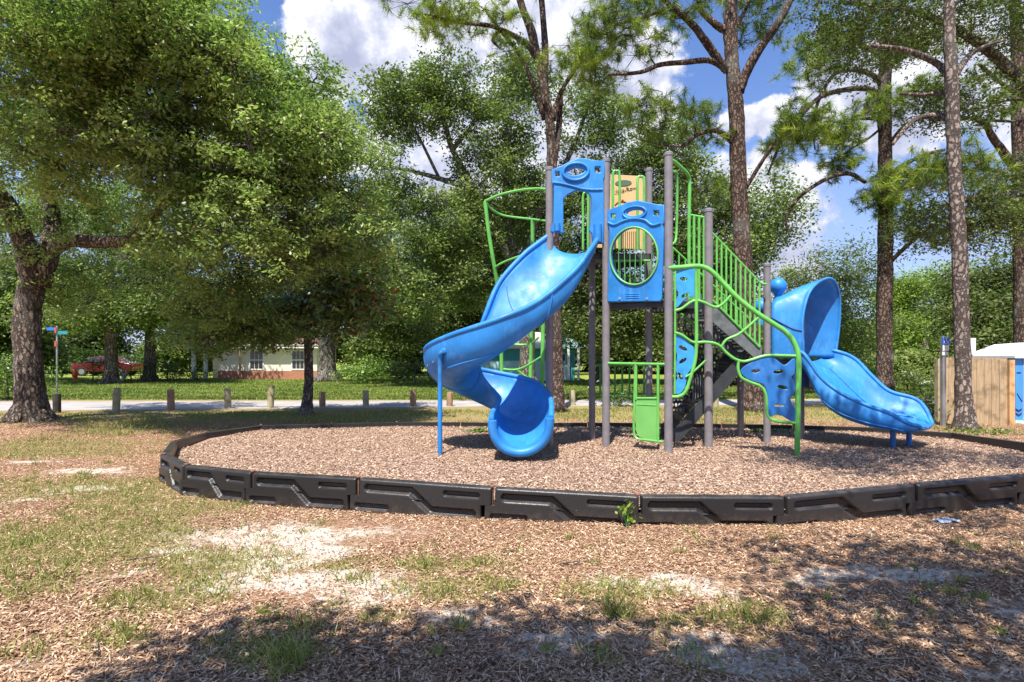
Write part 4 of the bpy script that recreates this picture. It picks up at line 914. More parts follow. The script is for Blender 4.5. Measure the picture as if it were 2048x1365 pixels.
# middle distance
b = G(1052, 775)
grow('oak_tree', 'broad open crowned oak with pale bare limbs in the middle distance', 'tree',
     [(b.x, b.y, -.03, .42)]+LB([(1055, 700, 26.8, .36), (1048, 600, 26.8, .34), (1020, 520, 26.8, .30)]),
     [LB([(1022, 525, 26.8, .24), (985, 450, 26.6, .20), (950, 380, 26.4, .16), (905, 300, 26.2, .13), (885, 230, 26, .09), (860, 180, 26, .06)]),
      LB([(905, 300, 26.2, .12), (930, 270, 26, .09), (960, 230, 26, .06), (990, 180, 26, .05)]),
      LB([(950, 380, 26.4, .14), (870, 355, 26, .11), (810, 340, 25.8, .07), (750, 330, 25.6, .04)]),
      LB([(1048, 560, 26.8, .2), (1075, 430, 27, .16), (1130, 330, 27, .12), (1170, 230, 27, .08), (1180, 150, 27, .05)]),
      LB([(1030, 520, 26.8, .2), (1010, 400, 27, .15), (1020, 300, 27, .11), (1000, 200, 27, .07)]),
      LB([(880, 360, 26.2, .08), (830, 260, 25.8, .06), (790, 200, 25.7, .04)])],
     [M(800, 190, 80, 40, 25.8, 1.6, 20), M(770, 270, 60, 50, 25.8, 1.4, 14), M(900, 170, 90, 50, 26, 1.8, 28), M(980, 240, 100, 90, 26.5, 2.2, 42), M(1000, 370, 100, 90, 26.8, 2.2, 40),
      M(1180, 250, 70, 90, 27, 1.8, 30), M(1050, 170, 80, 50, 27, 1.8, 20), M(880, 450, 110, 60, 26, 1.8, 36), M(810, 560, 110, 100, 26, 1.8, 46), M(960, 540, 90, 90, 27, 1.8, 34), M(1200, 380, 50, 60, 27.4, 1.5, 14), M(860, 250, 60, 40, 25.8, 1.2, 8), M(1130, 420, 60, 60, 27.4, 1.5, 12), M(890, 640, 110, 60, 42, 1.5, 26), M(1060, 480, 90, 120, 28.5, 1.6, 34), M(780, 400, 70, 60, 26.5, 1.5, 16)],
     'oak_bark_grey', 'oak_leaf_far', 21, L=.17, wd=.08, per=145, csz=(.55, .95), tint0=.5, sub_s=.16)
def simple(name, label, px, py, mass, bk, lf, seed, r=.3, L=.18, wd=.09, per=150, csz=(.7, 1.2), tint0=.5, group=None, cat_='tree', sub_s=.26, lean=0, topy=None):
    b = G(px, py); Y = b.y; ty = topy if topy is not None else min(m_[1] for m_ in mass)+60
    tr = [(b.x, b.y, -.03, r)]+LB([(px+lean*.3, py+(ty-py)*.35, Y, r*.85), (px+lean*.7, py+(ty-py)*.7, Y, r*.6), (px+lean, ty, Y, r*.3)])
    return grow(name, label, cat_, tr, [], [M(*m_) for m_ in mass], bk, lf, seed, L=L, wd=wd, per=per, csz=csz, tint0=tint0, group=group, ns=9, sub_s=sub_s)
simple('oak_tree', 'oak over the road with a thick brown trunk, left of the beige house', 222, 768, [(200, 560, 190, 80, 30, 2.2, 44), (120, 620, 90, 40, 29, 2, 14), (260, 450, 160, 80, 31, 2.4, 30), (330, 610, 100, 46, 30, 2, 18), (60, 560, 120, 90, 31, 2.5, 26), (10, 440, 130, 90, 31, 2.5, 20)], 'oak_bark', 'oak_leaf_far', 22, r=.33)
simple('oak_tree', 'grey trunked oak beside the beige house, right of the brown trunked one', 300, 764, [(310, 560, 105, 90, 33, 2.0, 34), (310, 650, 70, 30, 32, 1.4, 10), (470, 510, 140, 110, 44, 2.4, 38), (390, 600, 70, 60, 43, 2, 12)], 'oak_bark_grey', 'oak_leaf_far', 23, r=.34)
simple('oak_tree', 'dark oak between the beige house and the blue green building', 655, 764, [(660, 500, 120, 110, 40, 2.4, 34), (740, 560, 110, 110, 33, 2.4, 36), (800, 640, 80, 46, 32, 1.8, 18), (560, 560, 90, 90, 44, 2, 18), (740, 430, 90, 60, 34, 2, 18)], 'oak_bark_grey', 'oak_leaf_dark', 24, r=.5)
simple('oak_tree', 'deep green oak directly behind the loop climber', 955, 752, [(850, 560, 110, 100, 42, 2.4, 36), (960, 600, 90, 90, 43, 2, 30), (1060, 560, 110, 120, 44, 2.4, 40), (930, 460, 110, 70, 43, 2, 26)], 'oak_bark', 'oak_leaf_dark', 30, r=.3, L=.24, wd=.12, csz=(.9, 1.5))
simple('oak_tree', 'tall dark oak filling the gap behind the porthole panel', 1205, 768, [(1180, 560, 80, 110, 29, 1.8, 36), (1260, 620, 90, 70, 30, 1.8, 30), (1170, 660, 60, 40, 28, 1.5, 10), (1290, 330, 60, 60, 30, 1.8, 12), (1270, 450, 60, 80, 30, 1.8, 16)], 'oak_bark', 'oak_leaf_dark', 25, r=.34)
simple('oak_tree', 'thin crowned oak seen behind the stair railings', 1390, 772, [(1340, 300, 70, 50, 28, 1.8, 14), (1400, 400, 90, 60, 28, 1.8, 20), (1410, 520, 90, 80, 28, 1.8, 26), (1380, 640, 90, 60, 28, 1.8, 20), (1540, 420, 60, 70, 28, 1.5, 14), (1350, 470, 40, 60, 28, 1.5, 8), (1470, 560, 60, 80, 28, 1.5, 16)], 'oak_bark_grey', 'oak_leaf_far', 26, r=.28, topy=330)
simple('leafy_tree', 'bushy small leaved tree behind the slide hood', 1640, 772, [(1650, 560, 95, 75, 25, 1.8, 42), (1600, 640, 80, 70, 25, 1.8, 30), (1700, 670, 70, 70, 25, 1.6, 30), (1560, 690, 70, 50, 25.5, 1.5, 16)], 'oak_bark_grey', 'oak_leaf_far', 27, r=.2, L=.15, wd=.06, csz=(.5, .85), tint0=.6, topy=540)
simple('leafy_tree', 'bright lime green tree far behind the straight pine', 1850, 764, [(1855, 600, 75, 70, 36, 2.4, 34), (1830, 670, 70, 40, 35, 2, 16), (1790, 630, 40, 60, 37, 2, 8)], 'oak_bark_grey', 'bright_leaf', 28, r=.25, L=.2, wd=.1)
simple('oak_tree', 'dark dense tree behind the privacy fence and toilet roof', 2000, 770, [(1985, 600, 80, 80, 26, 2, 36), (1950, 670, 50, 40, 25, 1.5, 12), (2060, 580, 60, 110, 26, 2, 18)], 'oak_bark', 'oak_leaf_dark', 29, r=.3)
far = [(-60, 60, 34, 'round topped oak far off at the left edge, left of the brown trunk'), (120, 60, 52, 'far oak beyond the red car'), (420, 70, 56, 'far oak rising behind the beige house roof'), (600, 60, 55, 'far oak behind the right end of the beige house'), (830, 60, 50, 'far oak to the left of the blue green building'),
       (990, 60, 52, 'far oak right behind the blue green building'), (1180, 60, 56, 'far oak seen between the two middle posts'), (1330, 50, 50, 'far oak low behind the lower stair flight'), (1480, 50, 48, 'far oak behind the reddish pine trunk'), (1620, 50, 54, 'far oak below the bushy tree by the hood'), (1760, 40, 50, 'far oak behind the straight pine trunk'), (1920, 50, 52, 'far oak at the right, beyond the lawn'), (2080, 50, 46, 'far oak past the portable toilet at the right edge')]
for i, (px, sz, Y, lab) in enumerate(far):
    yb = YH+F*H/Y; hh = [160, 130, 150, 190, 150, 120, 170, 90, 90, 60, 60, 80, 110][i]
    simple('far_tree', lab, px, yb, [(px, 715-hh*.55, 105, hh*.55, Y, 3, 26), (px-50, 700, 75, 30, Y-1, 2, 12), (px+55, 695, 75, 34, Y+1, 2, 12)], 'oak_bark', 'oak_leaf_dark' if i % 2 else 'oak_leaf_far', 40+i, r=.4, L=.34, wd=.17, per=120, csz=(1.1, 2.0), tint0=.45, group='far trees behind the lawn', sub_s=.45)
# trees behind and beside the camera: their shade lies across the foreground
for i, (x, y, z, mass, lab) in enumerate((
        (.4, -5.2, 0, [((-1.25, -.35, 4.8), (1.2, .45, .3), 34), ((.1, -.4, 4.9), (1.1, .42, .3), 26), ((-2.0, -2.6, 6.0), (2.4, 1.2, .9), 16)], 'oak standing behind the camera that shades the bottom edge of the ground'),
        (6.6, -2.6, 0, [((2.2, .75, 5.2), (1.2, .6, .3), 15), ((1.3, -.3, 5.2), (.9, .5, .3), 7), ((3.1, .3, 5.4), (1.4, .8, .4), 12), ((4.4, 3.8, 6.7), (2.0, .8, .3), 18), ((4.2, -2.0, 6.2), (2.6, 1.4, .9), 12), ((3.4, 2.1, 6.0), (1.0, .5, .3), 4)], 'oak right of the camera that dapples the right foreground'))):
    grow('oak_tree', lab, 'tree', [(x, y, -.05, .3), (x, y, 2.2, .25), (x-.2, y+.2, 4.2, .2), (x-.3, y+.5, 6, .1)], [], mass, 'oak_bark', 'oak_leaf', 70+i, L=.10, wd=.05, per=330, csz=(.4, .7))

# shrubs
def shrub(name, label, px, py, rx, hpx, lf, seed, n=10, L=.10, wd=.05, per=200, dY=.8, csz=(.35, .55), tint0=.5):
    b = G(px, py); Y = b.y; s = Y/F
    grow(name, label, 'shrub', [(b.x, Y, -.02, .04), (b.x, Y, hpx*s*.4, .03), (b.x, Y, hpx*s*.8, .015)], [], [((b.x, Y, hpx*s*.5), (rx*s, dY, hpx*s*.42), n)], 'oak_bark', lf, seed, L=L, wd=wd, per=per, csz=csz, tint0=tint0, flare=False, ns=6, sub_s=.16)
shrub('shrub', 'wide light green shrub right of the beige house', 735, 768, 65, 52, 'shrub_leaf', 81, 26, L=.14, wd=.07, tint0=.65)
shrub('shrub', 'dark clipped shrub left of the beige house wall', 395, 764, 40, 26, 'oak_leaf_dark', 82, 14)
shrub('shrub', 'dark green shrub between the two oak trunks', 335, 764, 28, 45, 'shrub_leaf', 83, 14, tint0=.2)
shrub('shrub', 'leafy shrub behind the big forked oak trunk', 15, 800, 60, 110, 'shrub_leaf', 84, 22, tint0=.6)
shrub('shrub', 'shaded shrub to the right of the light green one', 830, 772, 50, 60, 'oak_leaf_dark', 85, 16, L=.14, wd=.07)
shrub('shrub', 'small spreading shrub on the right lawn, nearer the pine', 1815, 783, 26, 50, 'oak_leaf_far', 86, 10, tint0=.75)
shrub('shrub', 'small spreading shrub on the right lawn, nearer the sign', 1864, 783, 24, 48, 'oak_leaf_far', 87, 9, tint0=.7)
shrub('shrub', 'low dark shrub under the low rail by the bollards', 1240, 812, 22, 26, 'shrub_leaf', 88, 5, tint0=.2)
shrub('shrub', 'yellow green tall shrub left of the straight pine', 1735, 790, 24, 70, 'bright_leaf', 89, 10, tint0=.2)
shrub('shrub', 'dark shrub at the right end of the straight slide', 1865, 838, 22, 34, 'oak_leaf_dark', 90, 5)
shrub('hedge', 'long low hedge across the far end of the right lawn', 1830, 765, 120, 55, 'oak_leaf_far', 91, 36, dY=1.5, L=.2, wd=.1, csz=(.7, 1), tint0=.65)
shrub('shrub', 'dark shrub hiding the tail of the red car', 262, 766, 24, 56, 'oak_leaf_dark', 94, 9, tint0=.35)
shrub('shrub', 'tall dark shrub in front of the red car, against the brown oak trunk', 186, 766, 20, 62, 'oak_leaf_dark', 93, 9, tint0=.3)
shrub('hedge', 'dark hedge under the oaks beyond the red car', 130, 748, 190, 42, 'shrub_leaf', 92, 46, dY=1.5, L=.2, wd=.1, csz=(.7, 1), tint0=.3)

# ------------------------------------------------------------ buildings
def window(root, x0, x1, z0, z1, Y, mull=True, mat='white_paint'):
    f = MB().box((x0-.07, Y-.05, z0-.07), (x1+.07, Y-.002, z0)).box((x0-.07, Y-.05, z1), (x1+.07, Y-.002, z1+.07)).box((x0-.07, Y-.05, z0), (x0, Y-.002, z1)).box((x1, Y-.05, z0), (x1+.07, Y-.002, z1))
    zm = (z0+z1)/2; f.box((x0, Y-.04, zm-.03), (x1, Y-.003, zm+.03))
    n = 3
    for k in range(1, n): 
        x = x0+(x1-x0)*k/n; f.box((x-.012, Y-.03, z0), (x+.012, Y-.004, z1))
    o = f.obj('window', mat, root, sm=False); MB().box((x0, Y-.02, z0), (x1, Y-.006, z1)).obj('pane', 'glass_dark', o, sm=False)
Yh = 37.0; s = Yh/F
hx = lambda px: (px-1024)*s
hz = lambda py: H+(YH-py)*s
HB = empty('house', (hx(520), Yh, 0), 'low beige house with a brick base and brown roof behind the left trees', 'house')
MB().box((hx(438), Yh, hz(742)), (hx(634), Yh+4, hz(694))).obj('wall', 'cream_stucco', HB, sm=False)
MB().box((hx(437), Yh-.06, -.02), (hx(635), Yh+4.05, hz(742))).obj('brick_base', 'brick', HB, sm=False)
MB().box((hx(385), Yh+2.5, 0), (hx(438)-.01, Yh+4, hz(694))).obj('wall', 'cream_stucco', HB, sm=False)
for px in (408, 384): MB().box((hx(px)-.1, Yh+.1, 0), (hx(px)+.1, Yh+.3, hz(697))).obj('porch_column', 'white_paint', HB, sm=False)
MB().box((hx(376), Yh-.55, hz(697)), (hx(642), Yh-.45, hz(690))).obj('fascia', 'white_paint', HB, sm=False)
x0, x1, zr = hx(376), hx(642), hz(692)
MB().add([(x0, Yh-.6, zr), (x1, Yh-.6, zr), (x1, Yh+5, zr), (x0, Yh+5, zr), (x0+2.4, Yh+2.2, zr+1.1), (x1-2.4, Yh+2.2, zr+1.1)], [(0, 1, 5, 4), (1, 2, 5), (2, 3, 4, 5), (3, 0, 4), (3, 2, 1, 0)]).obj('roof', 'roof_brown', HB, sm=False)
window(HB, hx(501), hx(526), hz(738), hz(703), Yh); window(HB, hx(585), hx(608), hz(738), hz(703), Yh)
MB().tube([(hx(486), Yh-.4, 0), (hx(486), Yh-.4, hz(697))], .06, 8).obj('porch_post', 'bollard_brown', HB)
Yt = 34.0; s = Yt/F
TB = empty('house', (hx(1040), Yt, 0), 'blue green cottage with white trim and pale metal roof behind the playset', 'house')
MB().box((hx(960), Yt, hz(722)), (hx(1092), Yt+5, hz(694))).obj('upper_wall', 'teal_dark', TB, sm=False)  # shade under the eave painted in as the darker teal
MB().box((hx(959), Yt-.05, 0), (hx(1093), Yt+5.02, hz(722))).obj('lower_wall', 'teal_light', TB, sm=False)  # sunlit lower half of the wall, painted in as the paler teal
x0, x1, zr = hx(952), hx(1098), hz(695)
MB().add([(x0, Yt-.4, zr), (x1, Yt-.4, zr), (x1, Yt+5.4, zr), (x0, Yt+5.4, zr), (x0+.8, Yt+2.5, zr+1.0), (x1-.4, Yt+2.5, zr+1.0)], [(0, 1, 5, 4), (1, 2, 5), (2, 3, 4, 5), (3, 0, 4), (3, 2, 1, 0)]).obj('roof', 'metal_roof', TB, sm=False)
MB().box((hx(952), Yt-.45, hz(695)-.08), (hx(1098), Yt-.41, hz(695)+.04)).obj('fascia', 'white_paint', TB, sm=False)
MB().box((hx(1094), Yt+.6, 0), (hx(1152), Yt+4, hz(694))).obj('porch_wall', 'teal_dark', TB, sm=False)
g1 = MB().add([(hx(1104), Yt-.02, hz(696)), (hx(1170), Yt-.02, hz(696)), (hx(1137), Yt-.02, hz(664)), (hx(1104), Yt+4, hz(696)), (hx(1170), Yt+4, hz(696)), (hx(1137), Yt+4, hz(664))], [(0, 1, 2), (5, 4, 3), (0, 2, 5, 3), (1, 4, 5, 2), (0, 3, 4, 1)]).obj('gable', 'teal_light', TB, sm=False)
for a, b in (((1100, 698), (1137, 661)), ((1137, 661), (1174, 698))):
    MB().tube([(hx(a[0]), Yt-.08, hz(a[1])), (hx(b[0]), Yt-.08, hz(b[1]))], .06, 4).obj('roof_trim', 'white_paint', TB, sm=False)
for px in (1137, 1157): MB().box((hx(px)-.07, Yt, 0), (hx(px)+.07, Yt+.14, hz(696))).obj('porch_column', 'white_paint', TB, sm=False)
DO = MB().box((hx(1120), Yt+.54, 0), (hx(1134), Yt+.595, hz(705))).obj('door', 'teal_light', TB, sm=False); MB().box((hx(1122), Yt+.52, hz(722)), (hx(1132), Yt+.538, hz(708))).obj('pane', 'glass_dark', DO, sm=False)
mb = MB(); mb.box((hx(1094), Yt-.02, hz(733)), (hx(1137), Yt+.04, hz(731)))
for k in range(9): mb.box((hx(1096+k*4.6)-.015, Yt-.01, .1), (hx(1096+k*4.6)+.015, Yt+.02, hz(733)))
mb.obj('porch_rail', 'white_paint', TB, sm=False)

# ------------------------------------------------------------ car
def car(loc, rz):
    root = empty('parked_car', loc, 'dark red parked car half hidden by the brown oak trunk', 'car'); root.rotation_euler = (0, 0, rz)
    prof = [(-2.1, .35), (-2.12, .75), (-1.95, .95), (-1.3, 1.02), (-.75, 1.42), (-.1, 1.48), (.75, 1.42), (1.45, 1.02), (2.0, .95), (2.15, .75), (2.12, .35)]
    def ex(prof, w0, w1):
        n = len(prof); vs = []
        for y, sc in ((-w1, .0), (-w0, 0), (w0, 0), (w1, 0)):
            for x, z in prof:
                yy = y if z < 1.0 else y*(1-.28*(z-.95)/.5); vs.append((x, yy, z))
        return vs, [tuple(k*n+j if q == 0 else 0 for q in ()) for k in ()]
    n = len(prof); vs = []; 
    for sg in (-1, 1):
        for x, z in prof: vs.append((x, sg*(.86 if z < 1 else .86-.2*(z-.95)/.5), z))
    fs = [tuple(range(n-1, -1, -1)), tuple(range(n, 2*n))]+[(i, (i+1) % n, n+(i+1) % n, n+i) for i in range(n)]
    def lk(mb, nm, mt, par=root):
        me = mb.mesh(nm); smooth(me, 30); me.materials.append(MAT[mt]); o = bpy.data.objects.new(nm, me); C.objects.link(o); o.parent = par; return o
    bo = lk(MB().add(vs, fs), 'body', 'car_red'); md = bo.modifiers.new('b', 'BEVEL'); md.width = .05; md.segments = 2
    for sg in (-1, 1):
        gw = MB(); gw.add([(-1.15, sg*.845, 1.04), (-.08, sg*.845, 1.06), (-.08, sg*.70, 1.40), (-.68, sg*.70, 1.38)], [(0, 1, 2, 3)] if sg < 0 else [(3, 2, 1, 0)])
        gw.add([(.02, sg*.845, 1.06), (1.25, sg*.845, 1.04), (.7, sg*.70, 1.37), (.02, sg*.70, 1.40)], [(0, 1, 2, 3)] if sg < 0 else [(3, 2, 1, 0)])
        for i_ in range(len(gw.v)): v = gw.v[i_]; gw.v[i_] = (v[0], v[1]+sg*.03, v[2])
        lk(gw, 'window', 'glass_dark')
        for x in (-1.3, 1.3):
            w_ = lk(MB().tube([(x, sg*.68, .33), (x, sg*.90, .33)], .33, 24), 'wheel', 'rubber'); h_ = MB().tube([(x, sg*.895, .33), (x, sg*.915, .33)], .2, 16); lk(h_, 'rim', 'galvanised', w_)
    for y in (-.6, .6): lk(MB().tube([(-2.13, y, .72), (-2.09, y, .72)], .1, 12), 'headlight', 'white_plastic')
    for y in (-.6, .6): lk(MB().box((2.1, y-.15, .68), (2.16, y+.15, .82)), 'tail_light', 'ink_red')
car((-30.6, 43.5, 0), 0.12)

# ------------------------------------------------------------ bollards
bol = [(114, 826, 788, 'dark_stain', 'black stained bollard just right of the big oak trunk'), (232, 823, 776, 'bollard_wood', 'thick wooden bollard in front of the brown oak trunk'), (342, 820, 779, 'bollard_brown', 'brown wooden bollard, third along the road from the left'),
       (456, 816, 777, 'bollard_wood', 'pale bollard in front of the left end of the beige house'), (541, 816, 772, 'bollard_wood', 'tall pale bollard in front of the beige house window'), (645, 815, 784, 'bollard_brown', 'short bollard just right of the magnolia trunk'),
       (732, 813, 781, 'bollard_wood', 'bollard in front of the light green shrub'), (826, 813, 781, 'bollard_brown', 'bollard left of the blue slide support leg'), (899, 813, 785, 'bollard_brown', 'bollard right behind the spiral slide bend'),
       (1145, 811, 781, 'bollard_wood', 'bollard between the spiral slide exit and the middle posts'), (1431, 815, 790, 'bollard_wood', 'bollard seen beneath the stairs'), (1857, 812, 791, 'bollard_brown', 'bollard right of the straight slide exit, the nearer of two'),
       (1880, 812, 791, 'dark_stain', 'dark bollard close to the left end of the privacy fence')]
for x, yb, yt, mt, lab in bol:
    b = G(x, yb); h = (yb-yt)*b.y/F; r = .088
    o = MB().lathe((b.x, b.y, -.02), [(r, 0), (r*1.02, h*.5), (r, h-.01), (r*.9, h+.02)], 14).obj('bollard', mt, None)
    o.data.transform(Matrix.Translation((-b.x, -b.y, 0))); o.location = (b.x, b.y, 0); o.rotation_euler = (math.sin(x*1.7)*.03, math.cos(x*2.3)*.035, x); tag(o, lab, 'bollard', 'wooden bollards along the road')

# ------------------------------------------------------------ street sign, hydrant, parking sign
b = G(114, 795); sg = empty('street_sign', (b.x, b.y, 0), 'street name sign on a thin pole beside the big oak trunk', 'sign')
MB().tube([(b.x, b.y, 0), (b.x, b.y, W(0, 652, b.y).z)], .03, 8).obj('pole', 'galvanised', sg)
z = W(0, 660, b.y).z; MB().box((b.x-.33, b.y-.045, z-.02), (b.x+.01, b.y-.035, z+.08)).obj('name_plate', 'sign_blue', sg, sm=False)
MB().obox((b.x-.02, b.y-.055, z-.16), (.34, .10, 0), (0, .01, 0), (0, 0, .12)).obj('name_plate', 'sign_teal', sg, sm=False)
MB().obox((b.x-.03, b.y-.08, z-.12), (.07, .0, 0), (0, .01, 0), (0, 0, .20)).obj('warning_plate', 'sign_red', sg, sm=False)
MB().obox((b.x-.035, b.y-.08, z-.58), (.08, .0, 0), (0, .01, 0), (0, 0, .18)).obj('warning_plate', 'sign_red', sg, sm=False)
b = G(151, 762); hy = empty('fire_hydrant', (b.x, b.y, 0), 'red fire hydrant on the grass near the red car', 'hydrant')
MB().lathe((b.x, b.y, 0), [(.17, 0), (.17, .05), (.11, .06), (.11, .45), (.15, .46), (.15, .50), (.13, .56), (.07, .64), (.03, .66), (.03, .72)], 14).obj('body', 'hydrant_red', hy)
MB().tube([(b.x-.2, b.y, .36), (b.x+.2, b.y, .36)], .06, 10).tube([(b.x, b.y-.19, .3), (b.x, b.y, .3)], .08, 10).obj('nozzle', 'hydrant_red', hy)
b = G(246, 766); pp = MB().tube([(0, 0, .05), (.30, .1, .62)], .10, 10).obj('white_pipe', 'white_plastic'); pp.location = (b.x-.1, b.y, 0); tag(pp, 'short white pipe leaning beside the brown oak trunk', 'pipe')
Yp = 11.7; ps = empty('parking_sign', (W(1885, 0, Yp).x, Yp, 0), 'blue accessible parking sign on a post at the fence end', 'sign')
x = W(1886, 0, Yp).x
MB().box((x-.035, Yp-.035, 0), (x+.035, Yp+.035, W(0, 672, Yp).z)).obj('pole', 'galvanised', ps, sm=False)
X0, X1 = W(1882, 0, Yp).x, W(1896, 0, Yp).x
PB = MB().box((X0, Yp-.05, W(0, 690, Yp).z), (X1, Yp-.04, W(0, 676, Yp).z)).obj('sign_plate', 'sign_blue', ps, sm=False)
cx = (X0+X1)/2; cz = W(0, 683, Yp).z; mb = MB(); yy = Yp-.054
mb.tube([(cx-.005, yy, cz+.052), (cx-.005, yy+.002, cz+.0521)], .012, 10); mb.tube([(cx-.005, yy, cz+.035), (cx, yy, cz-.005), (cx+.03, yy, cz-.008), (cx+.042, yy, cz-.045)], .006, 6)
mb.tube([(cx-.015-.032*math.cos(a), yy, cz-.02-.032*math.sin(a)) for a in [R(-60+30*k) for k in range(9)]], .005, 6); mb.obj('wheelchair_symbol', 'white_paint', PB)
MB().box((X0, Yp-.05, W(0, 702, Yp).z), (X1-.02, Yp-.04, W(0, 691, Yp).z)).obj('notice_plate', 'white_paint', ps, sm=False)
MB().box((X0-.01, Yp-.05, W(0, 711, Yp).z), (X1-.03, Yp-.04, W(0, 704, Yp).z)).obj('notice_plate', 'white_paint', ps, sm=False)
s2 = G(1944, 848); x = W(1944, 0, 12.6).x
q = empty('notice_sign', (x, 12.6, 0), 'small white notice just right of the pale barked pine', 'sign'); MB().box((x-.02, 12.6, 0), (x+.02, 12.64, 1.75)).obj('pole', 'galvanised', q, sm=False); MB().box((x-.05, 12.58, 1.46), (x+.07, 12.59, 1.82)).obj('sign_plate', 'white_paint', q, sm=False)

# ------------------------------------------------------------ privacy fence and portable toilet
def planks(root, a, b, z1, wd=.125, rng=random.Random(5)):
    a, b = Vector(a), Vector(b); L = (b-a).length; u = (b-a)/L; n = int(L/wd); nn = Vector((-u.y, u.x, 0))
    mb = MB()
    for k in range(n):
        p_ = a+u*(k*L/n+.004); h = z1+rng.uniform(-.012, .012)
        mb.obox(p_+nn*rng.uniform(0, .006), u*(L/n-.009), nn*.02, (0, 0, h))
    mb.obj('board_panel', 'fence_wood', root, sm=False)
    mb = MB()
    for z in (.25, z1*.55, z1-.22): mb.obox(a+nn*.028+Vector((0, 0, z)), u*L, nn*.04, (0, 0, .08))
    mb.obj('rail', 'fence_wood', root, sm=False)
fa_ = G(1884, 842); fb_ = G(2014, 853); FN = empty('privacy_fence', (fa_.x, fa_.y, 0), 'tall tan board fence screening the portable toilet', 'fence')
planks(FN, fa_, fb_, W(0, 716, fa_.y).z)
MB().box((fb_.x+.01, fb_.y-.05, 0), (fb_.x+.12, fb_.y+.06, W(0, 722, fb_.y).z+.02)).obj('end_post', 'fence_post_new', FN, sm=False)
for p_ in (fa_,): MB().box((p_.x-.11, p_.y-.03, 0), (p_.x-.02, p_.y+.08, W(0, 718, fa_.y).z)).obj('end_post', 'bollard_wood', FN, sm=False)
Yq = 12.15; tx0, tx1 = W(2031, 0, Yq).x, W(2031, 0, Yq).x+1.25
TL = empty('portable_toilet', ((tx0+tx1)/2, Yq+.6, 0), 'blue portable toilet cabin with a white roof behind the fence', 'portable toilet')
zt = W(0, 712, Yq).z
MB().box((tx0, Yq, .05), (tx1, Yq+1.2, zt)).obj('cabin', 'toilet_blue', TL, sm=False)
MB().box((tx0-.03, Yq-.04, 0), (tx1+.03, Yq+1.24, .06)).obj('base', 'white_plastic', TL, sm=False)
mb = MB(); mb.add([(tx0-.08, Yq-.08, zt), (tx1+.08, Yq-.08, zt), (tx1+.08, Yq+1.3, zt), (tx0-.08, Yq+1.3, zt), (tx0+.35, Yq+.25, zt+.26), (tx1-.35, Yq+.25, zt+.30), (tx1-.35, Yq+.95, zt+.30), (tx0+.35, Yq+.95, zt+.26),
        (tx0-.08, Yq-.08, zt-.05), (tx1+.08, Yq-.08, zt-.05), (tx1+.08, Yq+1.3, zt-.05), (tx0-.08, Yq+1.3, zt-.05)], [(0, 1, 5, 4), (1, 2, 6, 5), (2, 3, 7, 6), (3, 0, 4, 7), (4, 5, 6, 7), (8, 9, 1, 0), (9, 10, 2, 1), (10, 11, 3, 2), (11, 8, 0, 3), (11, 10, 9, 8)])
mb.obj('roof', 'white_plastic', TL, sm=False)
xd = W(2034, 0, Yq).x
mb = MB()
for k in range(2):
    z = .16+.09*k; mb.obox((xd-.03, Yq-.012, z+.04), (.06, 0, -.04), (0, .01, 0), (0, 0, .03)); mb.obox((xd+.03, Yq-.012, z), (.06, 0, .04), (0, .01, 0), (0, 0, .03))
mb.obox((xd, Yq-.012, .62), (.1, 0, -.16), (0, .01, 0), (0, 0, .02)).obox((xd-.01, Yq-.012, 1.07), (.09, 0, 0), (0, .01, 0), (0, 0, .015)); mb.obj('mark', 'navy_print', TL, sm=False)
MB().box((xd+.13, Yq-.03, .08), (xd+.19, Yq-.002, zt-.06)).obj('corner_rail', 'white_plastic', TL, sm=False)

# far white fence and lawn chair at the right
Yf = 32.; mb = MB(); x0 = (1775-1024)*Yf/F; x1 = (1885-1024)*Yf/F
root = empty('rail_fence', (x0, Yf, 0), 'thin white rail fence across the far right lawn', 'fence')
for k in range(7): x = x0+(x1-x0)*k/6; mb.box((x-.05, Yf-.05, 0), (x+.05, Yf+.05, .85))
mb.obj('fence_posts', 'white_paint', root, sm=False)
mb = MB()
for z in (.38, .72): mb.box((x0, Yf-.07, z-.035), (x1, Yf-.055, z+.035))
mb.obj('rail', 'white_paint', root, sm=False)
b = G(1838, 782); root = empty('lawn_chair', (b.x, b.y, 0), 'white reclined lawn chair on the right lawn', 'chair')
MB().obox((b.x-.15, b.y-.25, .28), (.55, 0, .10), (0, .5, 0), (0, 0, .04)).obj('seat', 'white_plastic', root, sm=False)
MB().obox((b.x-.15, b.y-.25, .28), (-.42, 0, .50), (0, .5, 0), (.04, 0, .02)).obj('backrest', 'white_plastic', root, sm=False)
for dx, dy in ((-.1, -.23), (-.1, .22), (.34, -.23), (.34, .22)): MB().tube([(b.x+dx, b.y+dy, 0), (b.x+dx*.9, b.y+dy, .34)], .02, 6).obj('leg', 'white_plastic', root)

